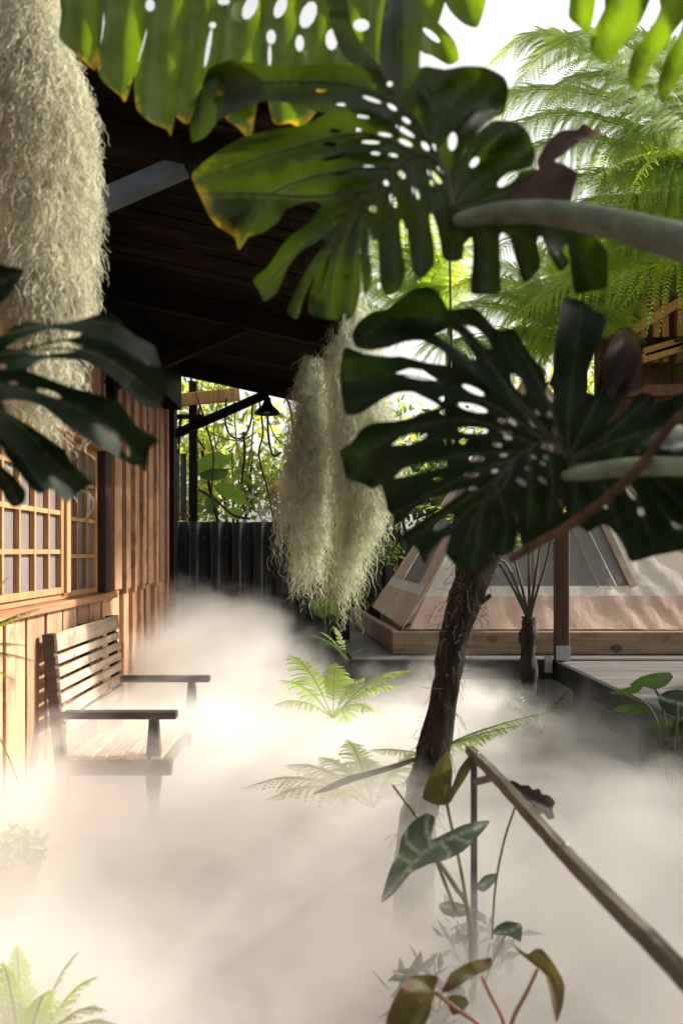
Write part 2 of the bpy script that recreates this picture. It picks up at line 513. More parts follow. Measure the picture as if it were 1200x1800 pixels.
# ------------------------------------------------------------------ ground mist
def make_mist():
    m, nt, out = new_mat('ground_mist')
    tc = N(nt, 'ShaderNodeTexCoord')
    sp = N(nt, 'ShaderNodeSeparateXYZ'); nt.links.new(tc.outputs['Object'], sp.inputs[0])
    X, Y, Z = sp.outputs

    def mr(v, a, b, c, d):
        n = N(nt, 'ShaderNodeMapRange', interpolation_type='SMOOTHSTEP')
        nt.links.new(v, n.inputs[0])
        for i, q in enumerate((a, b, c, d)): n.inputs[i + 1].default_value = q
        return n.outputs[0]
    far = math_n(nt, 'MULTIPLY', mr(Y, 4.7, 8.2, 0, 1), mr(X, .25, -.75, 0, 1))
    top = math_n(nt, 'ADD', math_n(nt, 'MULTIPLY', far, .62), mr(X, -.75, -.1, .46, .37))
    top = math_n(nt, 'ADD', top, math_n(nt, 'MULTIPLY', mr(Y, 3.1, 3.6, .17, 0), mr(X, -.5, -.9, 0, 1)))
    bump = math_n(nt, 'MULTIPLY', math_n(nt, 'MULTIPLY', mr(Y, 2.3, 2.8, 0, 1), mr(Y, 3.2, 3.7, 1, 0)), mr(X, -.5, .1, 0, 1))
    top = math_n(nt, 'ADD', top, math_n(nt, 'MULTIPLY', bump, .15))
    mp = N(nt, 'ShaderNodeMapping'); mp.inputs['Scale'].default_value = (1.0, 1.0, 1.5)
    nt.links.new(tc.outputs['Object'], mp.inputs[0])
    n1 = N(nt, 'ShaderNodeTexNoise'); n1.inputs['Scale'].default_value = 1.25; n1.inputs['Detail'].default_value = 4
    n1.inputs['Roughness'].default_value = .55; n1.inputs['Distortion'].default_value = .6
    nt.links.new(mp.outputs[0], n1.inputs['Vector'])
    nf = n1.outputs['Fac']
    n3 = N(nt, 'ShaderNodeTexNoise'); n3.inputs['Scale'].default_value = 3.6; n3.inputs['Detail'].default_value = 5
    n3.inputs['Roughness'].default_value = .62; n3.inputs['Distortion'].default_value = 1.0
    nt.links.new(mp.outputs[0], n3.inputs['Vector'])
    wisp = math_n(nt, 'MULTIPLY', math_n(nt, 'SUBTRACT', n3.outputs['Fac'], .5), .75)
    h = math_n(nt, 'SUBTRACT', math_n(nt, 'ADD', top, math_n(nt, 'ADD', math_n(nt, 'MULTIPLY', math_n(nt, 'SUBTRACT', nf, .5), 1.0), wisp)), Z)
    body = mr(h, -.22, .5, 0, 1)
    near = mr(Y, 1.2, 2.7, .35, 1)
    near = math_n(nt, 'MAXIMUM', near, mr(X, -.35, -.9, 0, .85))
    side = math_n(nt, 'MAXIMUM', mr(X, .8, 1.9, 1, .28), mr(Y, 3.4, 4.6, 1, 0))
    lump = mr(nf, .3, .7, .7, 1.2)
    d = math_n(nt, 'MULTIPLY', math_n(nt, 'MULTIPLY', body, near), math_n(nt, 'MULTIPLY', side, lump))
    d = math_n(nt, 'MULTIPLY', d, 3.4)
    pv = N(nt, 'ShaderNodeVolumePrincipled')
    pv.inputs['Color'].default_value = (.974, .952, .918, 1)
    pv.inputs['Anisotropy'].default_value = .1
    nt.links.new(d, pv.inputs['Density'])
    nt.links.new(pv.outputs[0], out.inputs['Volume'])
    b = MB(); b.box((-1.57, .8, .03), (5.5, 8.5, 1.75))
    return put(b.build('haze', m), kind='stuff')


make_mist()

# ================================================================== HOUSE ON THE LEFT
def zr(x): return 3.17 - .22 * (x - .05)          # underside of the roof boards


WX = -1.62
house = thing('wooden_house', 'cedar board house with lattice windows and dark lean-to roof, along the left side', 'house', (WX, 5, 0))
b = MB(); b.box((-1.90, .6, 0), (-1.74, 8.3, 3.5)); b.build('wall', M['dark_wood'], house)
pitch = .292
y = 6.105 - pitch * 18
while y < 6.0:
    w = pitch - random.uniform(.03, .045)
    dx = random.uniform(-.004, .006)
    MB().box((-1.738, y + .02, .02), (WX + dx - .01, y + .02 + w, 1.195), .004).build('plank', M['cedar'], house)
    MB().box((-1.738, y + .02, 2.385), (WX + dx - .01, y + .02 + w, 2.997), .004).build('plank', M['cedar'], house)
    y += pitch
# far section: boards with battens standing proud, upper layer lapping the lower one
y = 6.105; k = 0
while y < 8.15:
    w = .205 + random.uniform(-.02, .02)
    up = .022 if y < 7.3 else .004
    zl = 1.255 + random.uniform(-.015, .01)
    MB().box((-1.738, y + .004, .02), (WX - .012 + random.uniform(-.004, .004), y + w, zl), .004).build('plank', M['cedar'], house)
    MB().box((-1.738, y + .004, zl + .004), (WX - .012 + up, y + w, 2.997), .004).build('plank', M['cedar'], house)
    bw = random.uniform(.05, .075)
    if k % 2 == 0 or random.random() < .6:
        MB().box((-1.735, y + w + .010, .02), (WX + .022, y + w + .010 + bw, zl - .03), .004).build('batten', M['cedar'], house)
        MB().box((-1.735, y + w + .010, zl - .026), (WX + .022 + up, y + w + .010 + bw, 2.997), .004).build('batten', M['cedar'], house)
    y += w + bw + .022; k += 1
MB().box((-1.739, .62, 3.0), (-1.47, 8.15, 3.50), .006).build('wall_plate', M['dark_wood'], house)
MB().box((-1.76, 8.16, 0), (-1.55, 8.34, zr(WX) + .05), .006).build('corner_post', M['dark_wood'], house)
# window
MB().box((-1.737, .7, 1.20), (-1.585, 6.10, 1.247), .005).build('window_sill', M['cedar_y'], house)
MB().box((-1.737, .7, 1.250), (-1.655, 5.14, 1.288), .005).build('sill_strip', M['cedar_y'], house)
MB().box((-1.737, .7, 2.295), (-1.60, 6.10, 2.38), .005).build('window_header', M['cedar_y'], house)
MB().box((-1.738, 5.90, 1.25), (-1.625, 6.06, 2.292), .004).build('window_jamb', M['jamb'], house)


def sash(y0, y1, ncol, x0, x1, z0, z1, nrow):
    f = MB(); t = .045
    f.box((x0, y0, z0), (x1, y0 + t, z1), .003); f.box((x0, y1 - t, z0), (x1, y1, z1), .003)
    f.box((x0 + .002, y0 + t, z0), (x1 - .002, y1 - t, z0 + .04), .003)
    f.box((x0 + .002, y0 + t, z1 - .04), (x1 - .002, y1 - t, z1), .003)
    fr = f.build('window_sash', M['sash'], house)
    for i in range(1, ncol):
        yc = y0 + t / 2 + (y1 - y0 - t) * i / ncol
        MB().box((x0 + .006, yc - .011, z0 + .04), (x1 - .004, yc + .011, z1 - .04), .002).build('muntin', M['sash'], fr)
    for j in range(1, nrow):
        zc = z0 + .02 + (z1 - z0 - .04) * j / nrow
        MB().box((x0 + .009, y0 + t, zc - .014), (x1 - .007, y1 - t, zc + .014), .002).build('muntin', M['sash'], fr)
    for i in range(ncol):
        ya = y0 + t / 2 + (y1 - y0 - t) * i / ncol; yb = y0 + t / 2 + (y1 - y0 - t) * (i + 1) / ncol
        MB().box((x0 - .008, ya + .002, z0 + .02), (x0 + .004, yb - .002, z1 - .02)).build('pane', M['glass'], fr)


sash(3.80, 4.975, 5, -1.672, -1.632, 1.290, 2.292, 4)
sash(2.60, 3.775, 5, -1.672, -1.632, 1.290, 2.292, 4)
sash(5.20, 5.895, 3, -1.722, -1.685, 1.250, 2.292, 4)
MB().box((-1.737, 4.99, 1.29), (-1.615, 5.06, 2.292), .004).build('window_post', M['sash'], house)
MB().box((-1.737, 5.075, 1.29), (-1.66, 5.15, 2.292), .004).build('window_post', M['dark_wood'], house)
# roof
RY0, RY1 = 3.06, 8.42
slope = Vector((1, 0, -.22)).normalized(); up = Vector((.22, 0, 1)).normalized()
rf = MB(); c = Vector((-.93, (RY0 + RY1) / 2, zr(-.93))) + up * .055
rf.obox(c, slope, (0, 1, 0), up, 1.06, (RY1 - RY0) / 2 + .03, .02)
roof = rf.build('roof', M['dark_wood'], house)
nb = 34; bw = (RY1 - RY0) / nb
for i in range(nb):
    yy = RY0 + (i + .5) * bw
    c = Vector((-.88, yy, zr(-.88))) + up * (.016 + random.uniform(-.004, .004))
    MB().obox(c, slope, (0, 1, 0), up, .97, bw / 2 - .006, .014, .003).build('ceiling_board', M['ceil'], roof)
MB().bar((.075, RY0 - .02, zr(.075) - .0), (.075, RY1 + .02, zr(.075)), .03, .13, ch=.004).build('fascia', M['dark_wood'], roof)
for i, ty in enumerate((3.4, 5.85, 8.3)):
    m = M['dark_wood'] if i else M['steel']
    a = Vector((-1.60, ty, zr(-1.60) - .062)); d = Vector((.04, ty, zr(.04) - .062))
    MB().bar(a, d, .09, .12, ch=.004).build('rafter', M['dark_wood'], house)
    MB().bar((-1.60, ty, 2.76), (-.60, ty, 3.20), .07, .085, ch=.004).build('brace', m, house)
    if i < 2: MB().box((-1.60, ty - .045, 2.60), (-1.53, ty + .045, zr(-1.6) - .13), .004).build('post', M['dark_wood'], house)

# ================================================================== BENCH
bench = thing('bench', 'weathered slatted wooden bench with flat armrests, set against the board wall', 'bench', (-1.2, 5.2, 0))
Y0, Y1 = 4.5, 5.85
lean = lambda z: -1.475 - (z - .38) * .075
zs = [(.985, 1.09), (.915, .965), (.840, .892), (.765, .817), (.690, .742), (.600, .665), (.50, .575)]
for z0, z1 in zs:
    zc = (z0 + z1) / 2
    MB().obox((lean(zc), (Y0 + Y1) / 2, zc), Vector((1, 0, .075)).normalized(), (0, 1, 0), Vector((-.075, 0, 1)).normalized(),
              .011, (Y1 - Y0) / 2 - .005, (z1 - z0) / 2, .004).build('back_slat', M['bench'], bench)
for i in range(7):
    x = -1.425 + i * .078
    MB().box((x - .032, Y0 + .005, .372), (x + .032, Y1 - .005, .396), .004).build('seat_slat', M['bench'], bench)
for yy in (Y0 + .03, Y1 - .03, (Y0 + Y1) / 2):
    h = .03 if abs(yy - 5.175) > .1 else .02
    MB().bar((lean(0) - .02, yy, 0), (lean(1.085) - .045, yy, 1.085), h * 2, .06, (1, 0, 0), .004).build('back_leg', M['bench_dark'], bench)
    MB().box((-1.47, yy - h, .285), (-.872, yy + h, .369), .004).build('seat_rail', M['bench_dark'], bench)
for yy in (Y0 + .035, Y1 - .035):
    l = MB()
    prof = [(0, .024), (.10, .024), (.22, .038), (.29, .042), (.372, .042), (.44, .036), (.60, .024)]
    vs = []; fs = []
    for z, hw in prof:
        for sx, sy in ((-1, -1), (1, -1), (1, 1), (-1, 1)): vs.append((-.975 + sx * hw, yy + sy * .028, z))
    for i in range(len(prof) - 1):
        for k in range(4): fs.append((i * 4 + k, i * 4 + (k + 1) % 4, i * 4 + 4 + (k + 1) % 4, i * 4 + 4 + k))
    fs += [(3, 2, 1, 0), tuple(len(vs) - 4 + k for k in range(4))]
    l.add(vs, fs); l.build('front_leg', M['bench_dark'], bench)
    MB().box((-1.505, yy - .038, .602), (-.842, yy + .038, .645), .006).build('armrest', M['bench_dark'], bench)
MB().box((-.94, Y0 + .07, .29), (-.91, Y1 - .07, .367), .004).build('front_rail', M['bench_dark'], bench)

# ================================================================== PENDANT LAMP
lx, ly, lz = -.597, 8.18, 2.965
lamp = thing('pendant_lamp', 'black bell shaped pendant lamp hanging under the far rafter', 'lamp', (lx, ly, lz))
MB().lathe((lx, ly, lz), [(.135, 0), (.128, .018), (.10, .05), (.06, .085), (.04, .12), (.034, .165), (.0, .17)], 28).build('lamp_shade', M['black'], lamp, True)
MB().lathe((lx, ly, lz + .01), [(0, 0), (.026, .008), (.034, .03), (.022, .06), (.018, .09)], 16).build('bulb', plain('frosted_bulb', (.5, .48, .42), .3), lamp, True)
MB().tube([(lx, ly, lz + .165), (lx + .01, ly, lz + .20), (lx, ly + .06, zr(lx) - .10)], .008, 8).build('hook', M['black'], lamp, True)

# ================================================================== CORRUGATED FENCE
fence = thing('corrugated_fence', 'black corrugated metal fence closing the yard behind the mist', 'fence', (-.3, 8.62, 0))
def fence_run(x, x_end, yb, k=0):
    while x < x_end:
        wv = .70
        vs = []; fs = []; n = 36
        zt = 1.885 + random.uniform(-.014, .010); yo = yb + .008 * (k % 2); ph0 = random.uniform(-.15, .15); lean_ = random.uniform(-.006, .006)
        for i in range(n + 1):
            u = i / n; xx = x + u * wv
            ph = (xx + 1.72) / .235 * 2 * math.pi + ph0
            yy = yo - .04 * math.sin(ph) - .012 * math.sin(3 * ph)
            zz = zt + lean_ * (u - .5) * 2 + random.uniform(-.002, .002)
            vs += [(xx, yy, 0), (xx, yy, zz), (xx, yy + .004, zz), (xx, yy + .004, 0)]
        for i in range(n):
            q = i * 4
            for a_, b_ in ((0, 1), (1, 2), (2, 3), (3, 0)): fs.append((q + a_, q + b_, q + 4 + b_, q + 4 + a_))
        mesh_obj('metal_sheet', vs, fs, M['corr'], fence, True)
        for zz in (1.70, 1.05):
            for m_ in range(3):
                xc = round((x + .12 + m_ * .23 + 1.72) / .235 - .75) * .235 + .75 * .235 - 1.72
                MB().lathe((xc, yo - .055, zz), [(.0, .0), (.010, .001), (.011, .006), (.0, .010)], 6).build('screw', M['galv'], fence)
        x += wv - .06; k += 1


fence_run(-1.72, -.3, 8.62)
fence_run(.2, 6.0, 11.75, 4)
for xx, yy in ((-1.66, 8.74), (.2, 8.74), (.3, 11.87), (3.0, 11.87)):
    MB().box((xx - .04, yy - .04, 0), (xx + .04, yy + .04, 1.80)).build('fence_post', M['black'], fence)

# old trellis beside the corner post
tr = thing('garden_trellis', 'dark old timber trellis frame behind the corner post of the house', 'trellis', (-1.5, 8.9, 0))
MB().box((-1.52, 8.86, 0), (-1.43, 8.94, 3.45), .005).build('post', M['dark_wood'], tr)
for xx in (-1.66, -1.585): MB().box((xx - .035, 8.9, 1.9), (xx + .03, 8.925, 2.65), .003).build('slat', M['deck'], tr)
MB().bar((-1.75, 8.84, 3.22), (-.95, 8.84, 3.30), .05, .14, ch=.004).build('rail', M['orange_wood'], tr)
MB().bar((-1.75, 8.84, 3.05), (-1.35, 8.84, 3.05), .05, .05, ch=.004).build('rail', M['dark_wood'], tr)
MB().bar((-1.72, 8.5, 1.98), (-1.45, 8.5, 1.93), .10, .03, ch=.004).build('shelf', M['brown_wood'], tr)

# ================================================================== PLATFORM, TENT
plat = thing('deck_platform', 'low black edged deck platform under the tent base', 'deck', (2.5, 7.5, 0))
nbd = 18
for i in range(nbd):
    y0 = 7.03 + i * .2
    xl = .225 - (y0 - 7.0) * .075
    MB().box((xl + .01, y0 + .004, .578), (5.6, y0 + .194, .606), .004).build('deck_board', M['deck'], plat)
MB().bar((.215, 7.0, .52), (5.6, 7.0, .52), .05, .17, ch=.005).build('fascia', M['black'], plat)
MB().bar((.19, 7.03, .515), (.19 - .27, 10.6, .515), .05, .16, ch=.005).build('fascia', M['deck'], plat)
for xx, yy in ((.42, 7.2), (1.9, 7.2), (3.4, 7.2), (.3, 9.2)):
    MB().box((xx - .06, yy - .06, 0), (xx + .06, yy + .06, .43)).build('leg', M['black'], plat)

base = thing('tent_platform', 'raised timber frame of pale knotted beams carrying the tent', 'platform', (2.3, 8, .61))
MB().bar((.615, 7.34, .714), (5.4, 7.34, .714), .08, .205, ch=.006).build('front_beam', M['beam'], base)
MB().bar((.655, 7.385, .715), (.37, 10.6, .715), .08, .205, ch=.006).build('side_beam', M['beam'], base)
MB().add([(.66, 7.36, .8195), (5.4, 7.36, .8195), (5.4, 10.6, .8195), (.40, 10.6, .8195)], [(0, 1, 2, 3)])
fl = MB(); fl.box((.72, 7.385, .60), (5.4, 10.5, .812)); fl.build('floor_panel', M['beam'], base)
for kx, kz in ((1.53, .755), (2.66, .665)):
    kb = MB(); kv = []; kf = []
    for r, d in ((1.0, 0), (.7, .004), (.35, .001), (0.05, .003)):
        for q in range(14):
            th = 2 * math.pi * q / 14
            kv.append((kx + .055 * r * math.cos(th), 7.298 - d, kz + .036 * r * math.sin(th)))
    for i in range(3):
        for q in range(14): kf.append((i * 14 + q, i * 14 + (q + 1) % 14, i * 14 + 14 + (q + 1) % 14, i * 14 + 14 + q))
    kb.add(kv, kf); kb.build('knot', M['brown_wood'], base, True)

tent = thing('tent', 'orange and cream camping tent with grey mesh panels on the raised timber frame', 'tent', (2.3, 9, .82))
FL, FR, BR, BL = Vector((.76, 7.44, .822)), Vector((3.95, 7.44, .822)), Vector((3.85, 10.5, .822)), Vector((.62, 10.5, .822))
APX = Vector((2.32, 9.05, 3.62))


def tent_panel(name, mat, p0, p1, u0, u1, v0, v1, nu=26, nv=10, wr=.012, off=0.0, sag=.0):
    nrm = (p1 - p0).cross(APX - p0).normalized()
    vs = []; fs = []
    for j in range(nv + 1):
        v = v0 + (v1 - v0) * j / nv
        for i in range(nu + 1):
            u = u0 + (u1 - u0) * i / nu
            q = (p0.lerp(p1, u)).lerp(APX, v)
            d = wr * (math.sin(u * 61 + v * 23 + math.sin(u * 17) * 2) * .5 + math.sin(u * 23 - v * 70) * .35 + math.sin(u * 131 + v * 55) * .2)
            d -= sag * math.sin(math.pi * min(1, (v - v0) / max(1e-6, v1 - v0))) * math.sin(math.pi * i / nu)
            vs.append(q + nrm * (d + off))
    for j in range(nv):
        for i in range(nu):
            a = j * (nu + 1) + i
            fs.append((a, a + 1, a + nu + 2, a + nu + 1))
    return mesh_obj(name, vs, fs, mat, tent, True)


def tent_seam(p0, p1, u, v0, v1, w=.018, u2=None, mat=None):
    nrm = (p1 - p0).cross(APX - p0).normalized()
    a = p0.lerp(p1, u).lerp(APX, v0); c = p0.lerp(p1, u if u2 is None else u2).lerp(APX, v1)
    MB().bar(a + nrm * .012, c + nrm * .012, w, .008, nrm).build('seam', mat or M['t_seam'], tent)


for p0, p1, front in ((FL, FR, 1), (BL, FL, 0), (FR, BR, 0), (BR, BL, 0)):
    tent_panel('floor_band', M['t_orange'], p0, p1, 0, 1, 0, .108, 60, 8, .010, .01, .01)
    tent_panel('cream_band', M['t_cream'], p0, p1, 0, 1, .106, .142, 60, 3, .008, .006)
    if front:
        tent_panel('side_panel', M['t_cream'], p0, p1, 0, .20, .14, 1, 10, 20, .012)
        tent_panel('mesh_panel', M['t_mesh'], p0, p1, .20, .72, .14, 1, 20, 20, .006, -.012)
        tent_panel('side_panel', M['t_cream'], p0, p1, .72, 1, .14, 1, 12, 20, .02)
        for u, w in ((.0, .05), (.20, .03), (.385, .05), (.47, .03), (.72, .07), (1, .05)): tent_seam(p0, p1, u, .0 if u in (0, 1) else .14, .985, w)
        tent_seam(p0, p1, .60, .14, .6, .012, .44)
        tent_seam(p0, p1, .66, .14, .6, .010, .56, M['t_cream'])
        tent_seam(p0, p1, .06, .02, .6, .014, .16, M['t_cream'])
    else:
        tent_panel('side_panel', M['t_peach'], p0, p1, 0, .35, .14, 1, 10, 20, .012)
        tent_panel('mesh_panel', M['t_mesh'], p0, p1, .35, .80, .14, 1, 14, 20, .006, -.01)
        tent_panel('side_panel', M['t_peach'], p0, p1, .80, 1, .14, 1, 8, 20, .012)
MB().tube([FL + Vector((-.09, -.03, .0)), FL + Vector((-.03, -.01, .03)), FL + Vector((.03, -.03, .06))], .014, 8).build('toggle', M['black'], tent, True)

for q in (.10, .24):
    e_ = FL.lerp(FR, .02).lerp(APX, q + .25) + Vector((0, -.06, 0))
    MB().tube([FL + Vector((-.05, -.05, .01)), (FL + e_) / 2 + Vector((.01, -.06, -.02)), e_], .005, 5).build('guy_rope', M['t_cream'], tent, True)
post = thing('wooden_post', 'square red brown timber post standing before the tent', 'post', (2.06, 6.97, .6))
MB().box((2.005, 6.915, .61), (2.115, 7.025, 3.35), .006).build('shaft', M['post'], post)
MB().box((1.998, 6.905, .607), (2.122, 6.913, .735), .001).build('bracket', M['galv'], post)
MB().box((1.905, 6.90, .50), (1.965, 6.96, .64), .004).build('side_bracket', M['galv'], post)

sdeck = thing('side_deck', 'dark grey deck jutting towards the camera on the right', 'deck', (3.2, 5.5, 0))
for i in range(16):
    y1 = 6.96 - i * .2
    MB().box((2.035, y1 - .196, .565), (5.2, y1 - .004, .596), .004).build('deck_board', M['deck'], sdeck)
MB().bar((2.01, 6.96, .515), (2.01, 3.75, .515), .045, .165, ch=.005).build('fascia', M['black'], sdeck)
MB().bar((2.20, 6.96, .24), (2.20, 3.75, .24), .05, .12, ch=.005).build('lower_rail', M['dark_wood'], sdeck)
for yy in (6.7, 5.3, 3.9): MB().box((2.1, yy - .06, 0), (2.22, yy + .06, .43)).build('leg', M['black'], sdeck)
MB().box((1.35, 4.9, .02), (2.1, 5.6, .14), .01)
step = MB(); step.box((.85, 5.0, .0), (2.0, 5.62, .16), .012)
put(step.build('wooden_step', M['deck'], loc=(1.4, 5.3, 0)), 'low grey wooden step sunk in the mist by the side deck', 'step')

# ================================================================== LEAVES
def smooth_poly(pts, sub=3):
    p = np.array(pts, dtype=float); n = len(p); out = []
    for i in range(n):
        a, b_, c_, d = p[i - 1], p[i], p[(i + 1) % n], p[(i + 2) % n]
        for k in range(sub):
            u = k / sub
            cr = .5 * (2 * b_ + (c_ - a) * u + (2 * a - 5 * b_ + 4 * c_ - d) * u * u + (3 * b_ - a - 3 * c_ + d) * u ** 3)
            li = b_ + (c_ - b_) * u
            out.append(.6 * cr + .4 * li)
    return [tuple(x) for x in out]


def ell(cx, cy, l, w, ang=0, n=10):
    a = R(ang); ca, sa = math.cos(a), math.sin(a)
    return [(cx + l / 2 * math.cos(t) * ca - w / 2 * math.sin(t) * sa, cy + l / 2 * math.cos(t) * sa + w / 2 * math.sin(t) * ca)
            for t in np.linspace(0, 2 * math.pi, n, endpoint=False)]


def in_poly(x, y, poly):
    c = np.zeros(len(x), dtype=bool); n = len(poly); j = n - 1
    for i in range(n):
        xi, yi = poly[i]; xj, yj = poly[j]
        if yi != yj:
            t = ((yi > y) != (yj > y)) & (x < (xj - xi) * (y - yi) / (yj - yi) + xi)
            c ^= t
        j = i
    return c


def blade(name, mat, parent, polys, holes, veins, depth, step=9, pleat=.017, vein_w=3.0, loc=None, halfw=26, thick=0, ribs=None, tipmask=None):
    """leaf blade: union of outlines minus holes, meshed, then bent in space by depth(px,py)"""
    polys = [smooth_poly(p) for p in polys]
    pts = []; edges = []
    for p in polys + list(holes):
        b0 = len(pts); pts += p
        edges += [(b0 + i, b0 + (i + 1) % len(p)) for i in range(len(p))]
    xs = [q[0] for q in pts]; ys = [q[1] for q in pts]
    gx, gy = np.meshgrid(np.arange(min(xs), max(xs), step), np.arange(min(ys), max(ys), step))
    gx = gx.ravel() + rng.uniform(-1.5, 1.5, gx.size); gy = gy.ravel() + rng.uniform(-1.5, 1.5, gy.size)
    ins = np.zeros(len(gx), dtype=bool)
    for p in polys: ins |= in_poly(gx, gy, p)
    for p in holes: ins &= ~in_poly(gx, gy, p)
    gx, gy = gx[ins], gy[ins]
    allp = [Vector(q) for q in pts] + [Vector((float(a), float(c))) for a, c in zip(gx, gy)]
    res = geometry.delaunay_2d_cdt(allp, edges, [], 0, 1e-4)
    v2 = np.array([[q[0], q[1]] for q in res[0]]); tri = np.array([list(f) for f in res[2] if len(f) == 3])
    cen = v2[tri].mean(axis=1)
    ok = np.zeros(len(cen), dtype=bool)
    for p in polys: ok |= in_poly(cen[:, 0], cen[:, 1], p)
    for p in holes: ok &= ~in_poly(cen[:, 0], cen[:, 1], p)
    tri = tri[ok]
    used = np.unique(tri); remap = -np.ones(len(v2), dtype=int); remap[used] = np.arange(len(used))
    v2 = v2[used]; tri = remap[tri]
    # distance to the nearest vein, position along it
    dist = np.full(len(v2), 1e9); along = np.zeros(len(v2))
    for vn in veins:
        s = spline(vn, 40)
        dx = v2[:, None, 0] - s[None, :, 0]; dy = v2[:, None, 1] - s[None, :, 1]
        dd = np.hypot(dx, dy); k = dd.argmin(1); d = dd[np.arange(len(v2)), k]
        up_ = d < dist; dist[up_] = d[up_]; along[up_] = (k / 39.0)[up_]
    Yd = depth(v2[:, 0], v2[:, 1])
    Yd = Yd - pleat * np.clip(dist / halfw, 0, 1.4) ** 2 + .004 * np.exp(-(dist / 4) ** 2)
    # curl at the rim: use noise-like sine waves
    Yd = Yd + .010 * np.sin(v2[:, 0] * .031 + v2[:, 1] * .017) + .008 * np.sin(v2[:, 1] * .041 - v2[:, 0] * .013)
    W3 = np.stack([(v2[:, 0] - CX) / FPX * Yd, Yd, EYE - (v2[:, 1] - CY) / FPX * Yd], 1)
    # distance from rim for the colour of the edge
    rim = np.array([q for p in polys for q in p])
    rd = np.full(len(v2), 1e9)
    for s0 in range(0, len(rim), 64):
        q = rim[s0:s0 + 64]
        rd = np.minimum(rd, np.hypot(v2[:, None, 0] - q[None, :, 0], v2[:, None, 1] - q[None, :, 1]).min(1))
    tipv = np.clip(along, 0, 1) * np.clip(1 - rd / 70, .45, 1)
    if tipmask: tipv = tipv * tipmask(v2[:, 0], v2[:, 1])
    at = {'vein': np.exp(-(dist / vein_w) ** 2), 'tip': tipv}
    a3 = W3[tri]
    nz = np.cross(a3[:, 1] - a3[:, 0], a3[:, 2] - a3[:, 0])
    o = mesh_obj(name, W3, tri, mat, parent, True, loc, at)
    if ribs:
        b = MB()
        for i, vn in enumerate(veins):
            c = spline(vn, 30)
            yy = depth(c[:, 0], c[:, 1]) + .010 * np.sin(c[:, 0] * .031 + c[:, 1] * .017) + .008 * np.sin(c[:, 1] * .041 - c[:, 0] * .013) + .001
            w0 = 9 if i == 0 else 5.0
            b.tube([P(q[0], q[1], y_) for q, y_ in zip(c, yy)], [max(.0006, (w0 * (1 - .8 * k / 29)) / 2 / FPX * yy[k]) for k in range(30)], 6)
        b.build('rib', ribs, o, True)
    return o


def ptube(pts, Y, n=10, samples=24):
    """tube from pixel centreline with pixel widths: pts (px,py,width[,Y])"""
    q = [(p[0], p[1], p[2], p[3] if len(p) > 3 else Y) for p in pts]
    s = spline(q, samples)
    return [P(a, b_, y_) for a, b_, w, y_ in s], [w / 2 / FPX * y_ for a, b_, w, y_ in s]


Z1 = lambda L, ox, oy, sc: [(ox + a / sc, oy + c / sc) for a, c in L]
ZH = lambda L, ox, oy, sc: [ell(ox + h[0] / sc, oy + h[1] / sc, h[2] / sc, h[3] / sc, h[4] if len(h) > 4 else 0) for h in L]

mon = thing('monstera_plant', 'big split leaf monstera reaching in from the right across the foreground', 'plant', (1.15, 1.25, 0))

